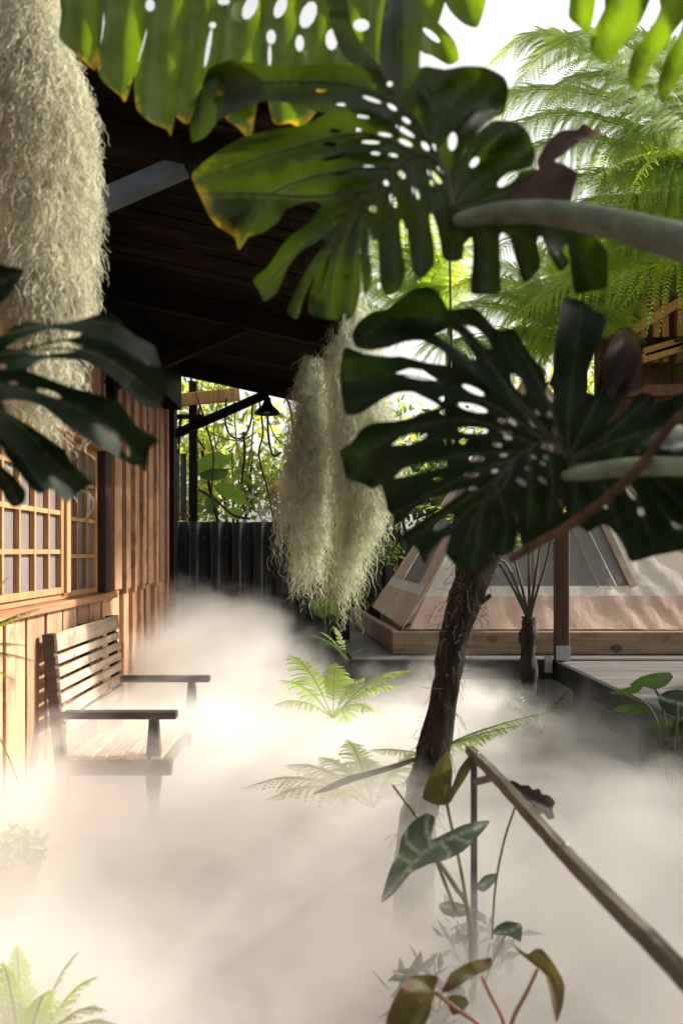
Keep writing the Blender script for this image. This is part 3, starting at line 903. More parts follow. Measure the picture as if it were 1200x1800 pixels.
# ---- leaf L2 (centre top)
mid2 = [(793, 372), (787, 313), (762, 278), (728, 274), (687, 301), (649, 334), (620, 368), (590, 430), (560, 520)]
polys2 = [
    [(775, 250), (745, 205), (715, 160), (690, 135), (640, 118), (570, 112), (500, 118), (440, 110), (405, 106), (370, 118), (358, 140), (350, 175), (336, 182), (333, 215), (338, 250), (362, 240), (385, 212), (420, 192), (470, 176), (520, 184), (555, 196), (600, 200), (660, 215), (720, 250), (762, 290)],
    [(765, 300), (740, 250), (690, 215), (620, 196), (575, 198), (540, 218), (480, 228), (430, 240), (395, 258), (358, 285), (338, 306), (342, 325), (352, 345), (366, 376), (381, 396), (405, 412), (414, 418), (420, 440), (436, 416), (460, 410), (486, 392), (504, 368), (530, 356), (555, 354), (566, 362), (555, 378), (600, 400), (640, 360), (700, 310)],
    [(650, 335), (600, 345), (566, 362), (545, 390), (510, 415), (490, 440), (470, 470), (445, 492), (456, 512), (465, 530), (488, 512), (505, 470), (530, 440), (558, 425), (575, 430), (610, 410), (660, 370)],
    [(575, 425), (548, 460), (525, 500), (504, 545), (517, 560), (524, 556), (535, 520), (560, 470), (600, 430), (620, 400)],
    [(590, 420), (560, 470), (545, 515), (543, 550), (562, 558), (590, 562), (612, 545), (622, 500), (625, 430), (640, 390)],
    [(610, 420), (612, 480), (606, 560), (622, 556), (634, 510), (632, 440), (640, 400)],
    [(640, 390), (632, 450), (640, 520), (652, 500), (656, 440), (652, 400), (668, 380)],
    [(655, 370), (664, 430), (668, 500), (680, 520), (700, 512), (712, 480), (710, 420), (706, 360)],
    [(700, 360), (714, 400), (724, 470), (736, 492), (752, 480), (764, 460), (760, 400), (748, 350)],
    [(745, 340), (764, 385), (776, 450), (790, 460), (812, 455), (818, 400), (800, 370), (785, 330)],
    [(795, 330), (775, 285), (735, 268), (690, 285), (640, 330), (598, 385), (600, 430), (650, 425), (700, 405), (750, 400), (798, 410), (806, 375)],
    # right half
    [(735, 120), (782, 122), (815, 116), (852, 118), (885, 135), (894, 160), (885, 198), (868, 208), (858, 214), (836, 236), (806, 285), (796, 345), (778, 330), (765, 290), (740, 220)],
    [(866, 212), (907, 214), (929, 234), (940, 271), (934, 293), (907, 302), (870, 330), (836, 350), (800, 368), (792, 337), (806, 285), (836, 236)],
    [(800, 366), (840, 345), (880, 320), (915, 300), (935, 296), (950, 300), (975, 330), (990, 372), (1035, 408), (1066, 440), (1068, 470), (1066, 505), (1040, 512), (1010, 516), (1002, 470), (997, 428), (988, 440), (1000, 462), (984, 478), (966, 452), (950, 415), (944, 428), (950, 470), (920, 498), (905, 455), (893, 412), (878, 415), (880, 512), (852, 518), (826, 514), (830, 455), (828, 418), (815, 430), (800, 430), (790, 390)],
    # lobes rising out of the frame
    [(668, 60), (685, -30), (735, -30), (742, 60), (737, 115), (760, 200), (752, 258), (722, 245), (700, 180), (668, 125)],
    [(568, -30), (604, -30), (616, 40), (640, 85), (672, 122), (690, 150), (672, 165), (640, 130), (605, 100), (585, 55)],
]
holes2 = ZH([(590, 190, 50, 14, 0), (670, 250, 40, 14, 0), (800, 228, 85, 16, 20), (885, 260, 48, 20, 35), (945, 316, 42, 20, 35),
             (940, 362, 95, 20, 32), (645, 360, 52, 18, 5), (740, 355, 32, 14, 5), (855, 376, 62, 16, 10), (942, 410, 64, 22, 25), (625, 415, 58, 22, 5),
             (795, 408, 78, 15, 3), (650, 471, 135, 18, -12), (815, 455, 40, 13, 5), (890, 463, 40, 14, 10), (670, 540, 92, 14, -5), (790, 512, 52, 12, 5),
             (665, 620, 52, 16, -8), (585, 830, 35, 30, -30), (805, 690, 32, 28, 60), (860, 580, 27, 20, 60), (890, 655, 62, 24, 70), (985, 622, 58, 20, 65),
             (925, 545, 40, 22, 50), (1060, 550, 72, 24, 45), (1090, 525, 40, 16, 45), (1025, 425, 48, 24, 50), (1065, 430, 32, 22, 60), (1055, 580, 26, 18, 45),
             (940, 850, 240, 26, 82), (1068, 800, 190, 26, 78), (800, 880, 220, 16, 84), (800, 165, 50, 20, 40), (875, 162, 26, 22, 0), (760, 300, 60, 12, 8)], 320, 80, 2.4)
holes2 += ZH([(95, 460, 90, 44, 95), (200, 560, 60, 34, -50), (520, 650, 50, 40, -40), (20, 640, 60, 24, 45), (360, 640, 120, 44, -35)], 760, 80, 2.727)
veins2 = [mid2, [(775, 290), (720, 200), (620, 150), (480, 145), (370, 160), (345, 235)], [(745, 275), (640, 235), (500, 265), (350, 315)],
          [(700, 295), (600, 300), (480, 340), (420, 430)], [(660, 330), (560, 345), (440, 340), (355, 340)], [(640, 345), (560, 410), (455, 510)],
          [(620, 375), (560, 460), (515, 550)], [(610, 390), (585, 470), (575, 555)], [(640, 345), (622, 450), (612, 550)], [(660, 325), (648, 430), (645, 510)],
          [(690, 305), (690, 400), (688, 510)], [(720, 285), (735, 380), (740, 485)], [(750, 285), (778, 370), (790, 455)],
          [(793, 360), (770, 280), (770, 200), (840, 150)], [(793, 360), (820, 270), (880, 190)], [(795, 365), (850, 310), (925, 260)], [(797, 370), (880, 345), (960, 320)],
          [(798, 380), (900, 385), (1000, 420), (1040, 500)], [(800, 385), (845, 410), (852, 510)], [(860, 395), (915, 430), (925, 490)], [(700, 240), (705, 120), (710, -30)]]
d2 = lambda x, y: 1.46 + .00016 * (795 - x) - .0002 * (y - 375) + .11 * (np.hypot(x - 795, y - 330) / 400) ** 2
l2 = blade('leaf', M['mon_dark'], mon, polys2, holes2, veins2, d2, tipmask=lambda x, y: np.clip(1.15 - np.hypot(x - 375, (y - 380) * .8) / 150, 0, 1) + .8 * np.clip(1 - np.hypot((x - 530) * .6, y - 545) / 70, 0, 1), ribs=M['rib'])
put(l2, 'large green leaf with yellowing torn edge, upper middle of the plant')
br2 = [[(943, 280), (965, 245), (987, 229), (1013, 227), (1024, 216), (1042, 227), (1066, 238), (1039, 240), (1017, 251), (995, 267), (976, 282), (947, 298)],
       [(905, 322), (940, 300), (965, 282), (990, 288), (1015, 305), (1007, 335), (1000, 358), (950, 362), (900, 350)]]
put(blade('withered_tip', M['mon_brown'], l2, br2, [], [[(900, 330), (980, 260), (1060, 238)]], lambda x, y: d2(x, y) - .02, 7), 'curled brown dead lobe')
p, r = ptube([(792, 392, 22, 1.47), (820, 385, 32, 1.45), (880, 374, 38, 1.42), (960, 374, 44, 1.38), (1050, 388, 50, 1.33), (1130, 408, 57, 1.29), (1215, 432, 64, 1.25), (1330, 480, 70, 1.2)], 1.4)
MB().tube(p, r, 12).build('petiole', M['petiole'], mon, True)

# ---- leaf L3 (lower right, dark)
z3 = lambda L: Z1(L, 580, 480, 3.4615); z4 = lambda L: Z1(L, 860, 480, 3.4615)
polys3 = [
    [(629, 567), (652, 549), (678, 544), (701, 526), (724, 509), (750, 503), (768, 512), (782, 532), (788, 544), (811, 542), (834, 541), (854, 558), (875, 581), (903, 578), (918, 601), (935, 627), (958, 655), (965, 720), (985, 780), (950, 775), (900, 730), (850, 700), (800, 655), (782, 620), (742, 599), (710, 601), (681, 611), (649, 616), (626, 610), (618, 590)],
    [(606, 610), (640, 622), (690, 627), (704, 626), (753, 638), (796, 645), (850, 690), (900, 730), (955, 775), (930, 800), (870, 770), (800, 745), (769, 712), (748, 700), (724, 689), (696, 691), (667, 705), (635, 726), (607, 729), (600, 690), (597, 650)],
    [(772, 716), (724, 733), (696, 740), (658, 743), (635, 754), (618, 778), (597, 792), (602, 815), (609, 841), (635, 850), (655, 860), (669, 853), (678, 882), (680, 897), (690, 908), (690, 927), (713, 912), (722, 900), (753, 879), (782, 868), (850, 850), (930, 800), (870, 755), (800, 730)],
    [(704, 945), (730, 922), (765, 899), (800, 875), (850, 835), (930, 785), (996, 803), (999, 815), (965, 870), (930, 905), (880, 905), (840, 925), (795, 940), (779, 947), (759, 967), (746, 992), (732, 964)],
    [(795, 935), (782, 972), (794, 988), (812, 1003), (850, 1003), (866, 970), (882, 925), (900, 870), (840, 880)],
    [(868, 890), (866, 965), (885, 977), (902, 968), (909, 930), (912, 880)],
    [(900, 860), (911, 940), (920, 963), (940, 956), (962, 939), (990, 928), (995, 850), (960, 840)],
    [(990, 822), (1100, 800), (1215, 790), (1225, 830), (1222, 955), (1149, 977), (1108, 988), (1097, 965), (1082, 939), (1062, 922), (1045, 928), (1033, 936), (1007, 919), (985, 928), (972, 860)],
    [(973, 645), (974, 601), (981, 567), (987, 529), (996, 522), (1022, 529), (1039, 541), (1060, 552), (1066, 563), (1056, 596), (1045, 624), (1031, 659), (1030, 688), (1046, 695), (1040, 740), (1012, 795), (996, 810), (975, 775), (955, 700)],
    [(1059, 616), (1080, 584), (1105, 575), (1123, 596), (1131, 642), (1128, 682), (1106, 690), (1080, 725), (1055, 755), (1012, 800), (996, 806), (1030, 740), (1046, 690)],
    [(1075, 740), (1098, 722), (1122, 691), (1146, 694), (1152, 708), (1205, 688), (1215, 700), (1225, 795), (1100, 808), (1000, 815), (1000, 800), (1050, 755)],
]
holes3 = [z3(L) for L in (
    [(640, 375), (720, 335), (775, 362), (825, 425), (890, 520), (865, 525), (760, 455)], [(810, 315), (880, 330), (950, 390), (985, 460), (950, 455), (880, 390)],
    [(400, 608), (480, 580), (560, 590), (650, 652), (600, 655), (500, 638)],
    [(372, 1048), (430, 1000), (500, 978), (590, 982), (560, 1010), (480, 1042)], [(387, 1248), (450, 1190), (540, 1158), (720, 1145), (730, 1165), (600, 1200), (480, 1232)])]
holes3 += ZH([(685, 765, 40, 25, 0), (695, 845, 50, 25, 0), (865, 820, 190, 42, 14), (870, 712, 150, 34, 25), (870, 958, 190, 34, 3), (720, 1025, 65, 34, 0), (810, 1025, 45, 27, 0),
              (890, 1130, 100, 32, -3), (860, 1228, 95, 26, -3), (865, 1310, 50, 24, -10), (655, 1255, 60, 24, -10), (1000, 1205, 45, 24, 0), (1055, 1105, 50, 26, 0), (1015, 1045, 60, 26, 10),
              (1080, 1000, 55, 26, 15), (1045, 900, 50, 30, 10), (1105, 905, 80, 28, 35), (1070, 970, 80, 20, 10), (690, 1520, 150, 48, -38), (710, 1360, 60, 26, -10), (995, 1512, 90, 40, 85), (1110, 1450, 150, 36, 65)], 580, 480, 3.4615)
holes3 += ZH([(175, 675, 150, 52, 58), (370, 735, 100, 48, 75), (365, 860, 45, 40, 0), (265, 920, 80, 28, 40), (290, 850, 50, 24, 40), (550, 835, 60, 50, 0),
              (405, 970, 80, 32, 70), (265, 1118, 50, 24, 25), (345, 1122, 45, 24, 25), (320, 1158, 50, 22, 30), (235, 1190, 45, 27, 15), (195, 1272, 78, 34, 35), (320, 1262, 65, 28, 40),
              (860, 1330, 115, 46, 60), (920, 1450, 60, 38, 70), (695, 1410, 62, 24, 55), (440, 1415, 110, 22, 62), (895, 1085, 45, 18, 0), (820, 790, 200, 36, -50)], 860, 480, 3.4615)
mid3 = [(997, 810), (981, 783), (958, 776), (929, 789), (898, 815), (860, 864), (830, 920), (805, 995)]
veins3 = [mid3, [(985, 785), (900, 690), (800, 580), (700, 560), (640, 590)], [(970, 778), (900, 700), (840, 600), (800, 555)], [(960, 776), (850, 705), (720, 660), (605, 665)], [(940, 782), (830, 740), (720, 755), (610, 815)],
          [(925, 795), (820, 800), (720, 820), (660, 850)], [(905, 808), (810, 840), (700, 900)], [(880, 838), (800, 890), (725, 945)], [(900, 815), (880, 860), (820, 900), (750, 980)], [(850, 880), (840, 940), (830, 1000)],
          [(870, 850), (888, 910), (886, 970)], [(930, 790), (930, 870), (925, 955)], [(960, 780), (970, 850), (960, 930)], [(997, 812), (1010, 860), (1005, 915)], [(1000, 815), (1060, 860), (1100, 970)],
          [(1000, 815), (1100, 850), (1150, 970)], [(1002, 815), (1120, 820), (1210, 900)], [(997, 805), (1000, 700), (1020, 540)], [(998, 805), (1050, 700), (1100, 590)], [(1000, 805), (1060, 770), (1140, 700)], [(1000, 810), (1100, 770), (1210, 740)],
          [(990, 790), (960, 700), (900, 590)]]
d3 = lambda x, y: 1.40 - .00012 * (x - 997) - .0001 * (y - 800) + .12 * (np.hypot(x - 997, y - 790) / 400) ** 2
l3 = blade('leaf', M['mon_shaded'], mon, polys3, holes3, veins3, d3, ribs=M['rib'])
put(l3, 'broad dark leaf full of holes in front of the tent')
put(blade('withered_lobe', M['mon_brown'], l3, [[(1062, 618), (1082, 586), (1105, 577), (1121, 598), (1129, 642), (1126, 680), (1106, 688), (1085, 712), (1064, 690), (1055, 650)]], [], [[(1060, 720), (1100, 590)]], lambda x, y: d3(x, y) - .012, 7), 'brown dead lobe at the top')
p, r = ptube([(990, 838, 18, 1.40), (1020, 832, 28, 1.38), (1080, 824, 32, 1.35), (1140, 820, 33, 1.32), (1215, 822, 34, 1.28), (1330, 840, 36, 1.22)], 1.4)
MB().tube(p, r, 12).build('petiole', M['petiole_pale'], mon, True)
# ---- leaf L5 (top right, back lit)
polys5 = [[(1000, -60), (1048, -60), (1046, 0), (1040, 38), (1032, 62), (1017, 47), (999, 30), (1001, -5)],
          [(1050, -60), (1160, -60), (1150, -20), (1125, 38), (1100, 72), (1080, 97), (1062, 112), (1050, 102), (1036, 88), (1040, 58), (1062, 15), (1058, -20)],
          [(1150, -60), (1230, -60), (1225, 0), (1188, 50), (1152, 100), (1132, 140), (1120, 163), (1108, 150), (1102, 130), (1110, 95), (1138, 55), (1160, 15)],
          [(1222, -30), (1240, 60), (1212, 110), (1186, 150), (1167, 180), (1155, 165), (1156, 140), (1170, 100), (1195, 55)],
          [(990, -150), (1240, -150), (1235, -20), (1160, -30), (1000, -40)]]
veins5 = [[(1020, -60), (1018, 45)], [(1100, -60), (1085, 30), (1055, 105)], [(1190, -60), (1150, 60), (1112, 155)], [(1235, -20), (1200, 80), (1162, 175)]]
put(blade('leaf', M['mon_top'], mon, polys5, [], veins5, lambda x, y: 1.55 + .0006 * (y + 100) * 0 + .0005 * (1150 - x), 8, .016), 'bright back lit leaf hanging into the top right corner')
# main stem and stalks outside the frame
st = [(1.30, 1.2, 0), (1.22, 1.25, .5), (1.12, 1.22, 1.1), (1.0, 1.2, 1.6), (.98, 1.2, 2.0), (.95, 1.25, 2.5)]
MB().tube(spline(st, 20), [.045] * 12 + [.035] * 8, 10).build('stem', M['petiole'], mon, True)
p5 = P(1120, -130, 1.56)
MB().tube(spline([(.96, 1.25, 2.4), (.92, 1.35, 2.75), tuple(p5)], 10), .016, 8).build('petiole', M['petiole'], mon, True)

# unseen leaves added right of the frame to shade the two big ones
for src, cpt, (tx, ty, tz), rot in ((l3, (.35, 1.45, 1.75), (1.15, 1.75, 2.25), (10, 12, 75)), (l2, (.05, 1.5, 2.1), (1.25, 1.45, 2.3), (-8, 20, 95)), (l3, (.35, 1.45, 1.75), (1.25, 2.05, 1.75), (0, -15, 80)),
                                    (l2, (.05, 1.5, 2.1), (1.2, 1.6, 1.65), (14, 0, 85)), (l3, (.35, 1.45, 1.75), (1.4, 1.3, 1.9), (0, 30, 100)), (l3, (.35, 1.45, 1.75), (1.5, 1.9, 2.4), (15, 0, 90)),
                                    (l2, (.05, 1.5, 2.1), (1.3, 1.25, 1.35), (0, 10, 75))):
    o_ = Vector((1.15, 1.25, 0))
    mt = Matrix.Translation(Vector((tx, ty, tz)) - o_) @ Matrix.Rotation(R(rot[2]), 4, 'Z') @ Matrix.Rotation(R(rot[0]), 4, 'X') @ Matrix.Rotation(R(rot[1]), 4, 'Y') @ Matrix.Translation(-(Vector(cpt) - o_))
    c_ = src.copy(); COL.objects.link(c_); c_.parent = mon; c_.matrix_local = mt
    if 'label' in c_: del c_['label']
    jn = (mt @ (P(*( (997, 815) if src is l3 else (792, 385)), 1.42) - o_)) + o_
    MB().tube(spline([(1.14, 1.22, max(.9, tz - .5)), ((1.14 + jn.x) / 2 + .1, (1.22 + jn.y) / 2, max(jn.z, tz) - .05), tuple(jn)], 10), .014, 7).build('petiole', M['petiole'], mon, True)

# ---- leaf L1 (top, back lit, hanging)
vine1 = thing('hanging_monstera', 'bright yellow green back lit monstera leaf hanging along the top edge', 'plant', (-.3, 1.8, 3.0))
polys1 = [[(95, -90), (185, -90), (184, 0), (176, 90), (167, 124), (136, 97), (104, 66), (108, 20)],
          [(180, -90), (266, -90), (264, 20), (247, 92), (226, 165), (219, 180), (213, 170), (180, 142), (171, 112), (184, 40)],
          [(262, -90), (358, -90), (352, 60), (328, 122), (312, 182), (301, 238), (294, 228), (265, 215), (240, 190), (237, 130), (258, 60)],
          [(345, -90), (392, -90), (390, 30), (372, 100), (365, 160), (352, 160), (332, 218), (310, 205), (305, 190), (320, 100), (342, 50)],
          [(380, -90), (490, -90), (484, 60), (470, 115), (430, 150), (372, 170), (366, 100)],
          [(470, -90), (680, -90), (690, 60), (680, 150), (600, 170), (540, 160), (470, 150)],
          [(395, 205), (420, 188), (452, 182), (446, 215), (440, 246), (420, 236)], [(472, 150), (478, 210), (490, 220), (510, 216), (530, 224), (556, 196), (560, 150)]]
polys1[6] = [(400, 150), (395, 205), (420, 226), (440, 246), (446, 215), (454, 150)]
holes1 = ZH([(283, 14, 26, 34, 0), (452, 68, 20, 18, 0), (482, 4, 34, 20, 0), (553, 20, 72, 36, -65), (635, 20, 62, 32, -68), (710, 40, 78, 42, -68), (610, 100, 40, 26, 90), (687, 117, 46, 24, 90), (773, 107, 58, 34, 90), (853, 68, 45, 35, 0), (606, 150, 60, 10, 90), (440, 130, 110, 12, 100)], 80, 0, 1.538)
veins1 = [[(150, -90), (150, 0), (140, 100)], [(225, -90), (222, 40), (214, 172)], [(310, -90), (300, 60), (290, 230)], [(370, -90), (355, 60), (325, 210)], [(435, -90), (430, 60), (420, 150)], [(505, -90), (500, 60), (490, 215)],
          [(560, -90), (560, 30), (545, 160)], [(615, -90), (618, 30), (605, 160)], [(660, -90), (665, 40), (655, 150)]]
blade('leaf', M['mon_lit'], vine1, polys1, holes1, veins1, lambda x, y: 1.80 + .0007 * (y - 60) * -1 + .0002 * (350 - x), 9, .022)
polys7 = [[(765, -40), (855, -40), (850, 15), (838, 48), (815, 42), (790, 18)], [(735, 28), (765, 36), (798, 72), (806, 104), (788, 114), (760, 98), (738, 88)], [(700, -60), (790, -60), (770, 40), (720, 60)]]
blade('leaf', M['mon_top'], vine1, polys7, [ell(758, 62, 40, 12, 40)], [[(800, -40), (830, 40)], [(745, 0), (790, 100)]], lambda x, y: 1.9 + 0 * x, 8, .012)
a = [tuple(P(700, -95, 1.85)), tuple(P(640, -180, 1.9)), (.15, 2.0, 3.35), (.4, 1.9, 3.6)]
MB().tube(spline(a, 14), .014, 8).build('petiole', M['petiole'], vine1, True)

# ---- leaf L4 (left, dark)
mon4 = thing('monstera_plant', 'dark split leaf monstera entering at the left edge before the hanging moss', 'plant', (-.95, 1.3, 0))
z5 = lambda L: Z1(L, 0, 460, 3.75)
polys4 = [z5(L) for L in (
    [(-200, 520), (0, 500), (80, 430), (200, 395), (350, 412), (500, 390), (640, 350), (720, 335), (780, 370), (830, 440), (910, 500), (960, 520), (1020, 560), (1045, 640), (1090, 740), (1100, 820), (1075, 900), (1055, 972), (960, 950), (850, 870), (760, 780), (640, 690), (540, 652), (300, 640), (200, 692), (180, 725), (0, 720), (-200, 760)],
    [(-200, 700), (0, 680), (190, 722), (300, 760), (450, 820), (600, 860), (740, 905), (800, 935), (900, 1080), (1045, 1170), (985, 1240), (962, 1392), (920, 1340), (880, 1345), (800, 1300), (720, 1250), (620, 1200), (520, 1140), (400, 1050), (300, 965), (200, 925), (100, 910), (0, 920), (-200, 940)],
    [(-200, 860), (0, 905), (50, 990), (200, 1080), (330, 1170), (430, 1240), (480, 1330), (605, 1450), (530, 1510), (440, 1592), (365, 1512), (330, 1500), (270, 1532), (210, 1500), (130, 1400), (40, 1280), (0, 1210), (-200, 1160)],
    [(-200, 1230), (0, 1335), (100, 1420), (172, 1510), (162, 1590), (90, 1622), (40, 1572), (0, 1500), (-200, 1400)],
    [(-200, 0), (60, 30), (162, 55), (90, 180), (0, 285), (-200, 340)],
    [(-420, 300), (-200, 300), (-100, 500), (-100, 1300), (-200, 1400), (-420, 1200)])]
holes4 = [z5(L) for L in ([(40, 570), (120, 512), (330, 442), (540, 470), (520, 494), (300, 530), (120, 575)], [(120, 602), (250, 562), (430, 522), (545, 560), (500, 588), (300, 612)])]
holes4 += ZH([(322, 868, 170, 42, 18), (830, 1235, 120, 46, 62), (20, 692, 50, 30, 0), (90, 800, 60, 22, 0)], 0, 460, 3.75)
veins4 = [z5(L) for L in ([(-350, 700), (100, 600), (600, 600), (1060, 900)], [(-300, 600), (200, 440), (700, 410), (1000, 560)], [(-350, 750), (300, 880), (700, 1080), (950, 1330)], [(-300, 850), (100, 1050), (500, 1480)], [(-300, 1150), (0, 1400), (110, 1580)], [(-300, 300), (100, 90)])]
d4 = lambda x, y: 1.27 + .00025 * (x - 0) + .10 * (np.hypot(x + 60, y - 660) / 350) ** 2
put(blade('leaf', M['mon_shaded'], mon4, polys4, holes4, veins4, d4, 9, .022, halfw=34, ribs=M['rib']), 'dark drooping leaf with long lobes')
p, r = ptube([(-75, 640, 22), (-130, 720, 26), (-170, 900, 30), (-200, 1300, 34), (-260, 2400, 40)], 1.28, 10, 16)
MB().tube(p, r, 10).build('petiole', M['petiole'], mon4, True)

# ---- brown twig in front
p, r = ptube([(895, 985, 14, 1.36), (935, 960, 16, 1.35), (990, 930, 17, 1.33), (1060, 880, 18, 1.32), (1120, 825, 19, 1.3), (1150, 785, 16, 1.3), (1180, 745, 17, 1.28), (1220, 710, 16, 1.28), (1340, 600, 16, 1.22)], 1.3, 10, 40)
put(MB().tube(p, r, 9).build('twig', M['twig'], None, True, tuple(p[0])), 'bare brown twig crossing in front of the dark holed leaf', 'twig')

# ================================================================== FERN FRONDS
def frond_geo(curve, plen, npin, npl=14, ang=62, droop=.25, up_hint=(0, 0, 1), start=.12, wide=.2, seed=0, simple=False):
    """returns verts, quads of a bipinnate frond along a world/local curve"""
    rr = np.random.default_rng(seed)
    c = spline(curve, 64)
    V = []; F = []
    # rachis: thin 4-sided tube
    T = np.gradient(c, axis=0); T /= np.linalg.norm(T, axis=1)[:, None]
    L = np.linalg.norm(np.diff(c, axis=0), axis=1).sum()
    uh = np.array(up_hint, float)
    ts = np.linspace(start, .995, npin)
    for ti, t in enumerate(ts):
        f = t * 63; i = min(int(f), 62); u = f - i
        o = c[i] * (1 - u) + c[i + 1] * u; tg = T[i]
        side = np.cross(tg, uh); side /= np.linalg.norm(side) + 1e-9
        nrm = np.cross(side, tg)
        s = (t - start) / (1 - start)
        pl = plen * (min(1, .45 + s / .22) * (1 - s ** 1.25) + .03) * rr.uniform(.9, 1.06)
        pl = max(pl, plen * .05) * rr.uniform(.88, 1.05); dr_ = droop * rr.uniform(.5, 1.5)
        for sg in (-1, 1):
            a = R(ang + rr.uniform(-8, 8)) - .35 * s
            d0 = side * sg * math.sin(a) + tg * math.cos(a)
            n = max(3, int(npl * (pl / plen) ** .7))
            q = np.linspace(0, 1, n + 1)
            pts = o[None, :] + d0[None, :] * (q * pl)[:, None] + np.array([0, 0, -1.0])[None, :] * (dr_ * pl * q ** 2)[:, None] + nrm[None, :] * (.08 * pl * q * (1 - q))[:, None]
            pd = np.gradient(pts, axis=0); pd /= np.linalg.norm(pd, axis=1)[:, None]
            ps = np.cross(pd, nrm); ps /= np.linalg.norm(ps, axis=1)[:, None] + 1e-9
            seg = pl / n
            b = len(V)
            if simple:                      # one serrated blade
                w = wide * pl * .5 * np.clip(1 - q ** 1.6, .03, 1)
                for k in range(n + 1):
                    V.append(pts[k] + ps[k] * w[k]); V.append(pts[k] - ps[k] * w[k])
                for k in range(n): F.append((b + 2 * k, b + 2 * k + 1, b + 2 * k + 3, b + 2 * k + 2))
            else:
                for k in range(n):
                    w = wide * pl * (1 - q[k] ** 1.5) * .5 + .004
                    m = (pts[k] + pts[k + 1]) / 2
                    for s2 in (-1, 1):
                        tip = m + ps[k] * s2 * w + pd[k] * w * .45 - nrm * .12 * w
                        root = pts[k]
                        r2 = pts[k] + pd[k] * seg * .78
                        mid = (root + tip) / 2
                        bb = len(V)
                        V += [root, root * .45 + tip * .55 - pd[k] * seg * .18, tip, r2 * .45 + tip * .55 + pd[k] * seg * .22 - 0 * mid]
                        F.append((bb, bb + 1, bb + 2, bb + 3))
                        V.append(r2); F.append((bb, bb + 3, bb + 4, bb + 4))
    return np.array(V), F, c, L


def frond_obj(name, mat, parent, curve, plen, npin, rmat=None, loc=None, rad=.006, **kw):
    V, F, c, L = frond_geo(curve, plen, npin, **kw)
    F = [f if len(set(f)) == 4 else tuple(dict.fromkeys(f)) for f in F]
    o = mesh_obj(name, V, F, mat, parent, False, loc)
    t = MB(); t.tube(c[::4], [rad * (1 - .8 * i / 16) for i in range(len(c[::4]))], 5)
    if parent is not None and parent.type == 'EMPTY':
        t.build('rachis', rmat or M['rachis'], o, True)
    return o


def arch(base, az, length, rise, droop, n=7):
    """frond curve leaving base at azimuth az, rising then drooping"""
    ca, sa = math.cos(az), math.sin(az); out = []
    for i in range(n):
        s = i / (n - 1)
        out.append((base[0] + ca * length * s, base[1] + sa * length * s, base[2] + rise * math.sin(min(1, s * 1.0) * math.pi * .62) / .93 - droop * s ** 2.2))
    return out


def tree_fern(base, zc, fronds, label, mats, plen=.42, npin=34, npl=18, trunk_r=.08, group='tree ferns behind the foreground leaves', start=.1, wide=.14):
    t = thing('tree_fern', label, 'tree fern', (base[0], base[1], 0), group)
    pts = [(base[0], base[1], 0), (base[0] + .04, base[1], zc * .35), (base[0] - .03, base[1] + .02, zc * .7), (base[0], base[1], zc)]
    MB().tube(spline(pts, 24), [trunk_r * (1.15 - .25 * i / 23) for i in range(24)], 14, ridge=lambda i, k: 1 + .12 * math.sin(k * 2.3 + i * 1.7) + .06 * math.sin(i * 5 + k)).build('trunk', M['bark'], t, True)
    for i, (az, L, rise, dr) in enumerate(fronds):
        frond_obj('frond', mats[i % len(mats)], t, arch((base[0], base[1], zc), R(az), L, rise, dr), plen * L / 1.7, npin, npl=npl, seed=i + int(zc * 10), start=start, wide=wide, droop=.35)
    return t


def ring(n, L, rise, dr, a0=0, a1=360, jit=.15):
    return [(a0 + (a1 - a0) * (i + .5) / n + random.uniform(-8, 8), L * random.uniform(1 - jit, 1 + jit), rise * random.uniform(.7, 1.2), dr * random.uniform(.7, 1.3)) for i in range(n)]


# azimuth 180 = towards the left of the picture, 270 = towards the camera
tree_fern((4.6, 8.8), 5.3, ring(10, 2.4, .55, .9, 110, 290) + ring(3, 1.9, .6, 1.0, -40, 90), 'tree fern with sunlit arching fronds against the white sky, upper right', [M['frond_lit'], M['frond_pale']], npin=40, wide=.15)
tree_fern((3.75, 11.6), 5.0, ring(13, 2.5, .8, 1.2), 'tall bright tree fern rising behind the tent', [M['frond_lit']], plen=.36, npin=34)
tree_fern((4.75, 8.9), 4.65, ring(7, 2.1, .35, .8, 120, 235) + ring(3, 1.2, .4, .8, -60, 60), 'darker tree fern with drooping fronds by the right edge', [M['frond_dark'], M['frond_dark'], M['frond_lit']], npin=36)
tree_fern((4.6, 9.5), 5.9, ring(9, 2.3, .7, 1.1, 90, 300), 'tree fern highest against the sky at the right', [M['frond_lit'], M['frond_pale']], npin=36)



def tree_fern_px(crown, Y, curves, label, mats, plen=.4, npin=38, npl=28, wide=.14, droop=.45, trunk_r=.08):
    c0 = P(*crown, Y)
    t = thing('tree_fern', label, 'tree fern', (c0.x, c0.y, 0), 'tree ferns behind the foreground leaves')
    MB().tube(spline([(c0.x, c0.y, 0), (c0.x + .05, c0.y, c0.z * .4), (c0.x - .03, c0.y, c0.z * .75), tuple(c0)], 24), [trunk_r * (1.15 - .25 * i / 23) for i in range(24)], 14,
              ridge=lambda i, k: 1 + .12 * math.sin(k * 2.3 + i * 1.7)).build('trunk', M['bark'], t, True)
    for i, cu in enumerate(curves):
        n = len(cu); pts = [tuple(c0)]
        dy = random.uniform(-.9, .5)
        for k, q in enumerate(cu):
            yy = Y + dy * (k + 1) / n
            pts.append(tuple(P(q[0], q[1], yy)))
        frond_obj('frond', mats[i % len(mats)], t, pts, plen * random.uniform(.9, 1.15), npin, npl=npl, seed=i + 50, wide=wide, start=.14, droop=droop, up_hint=(random.uniform(-.3, .3), -.8, .6), rad=.008)


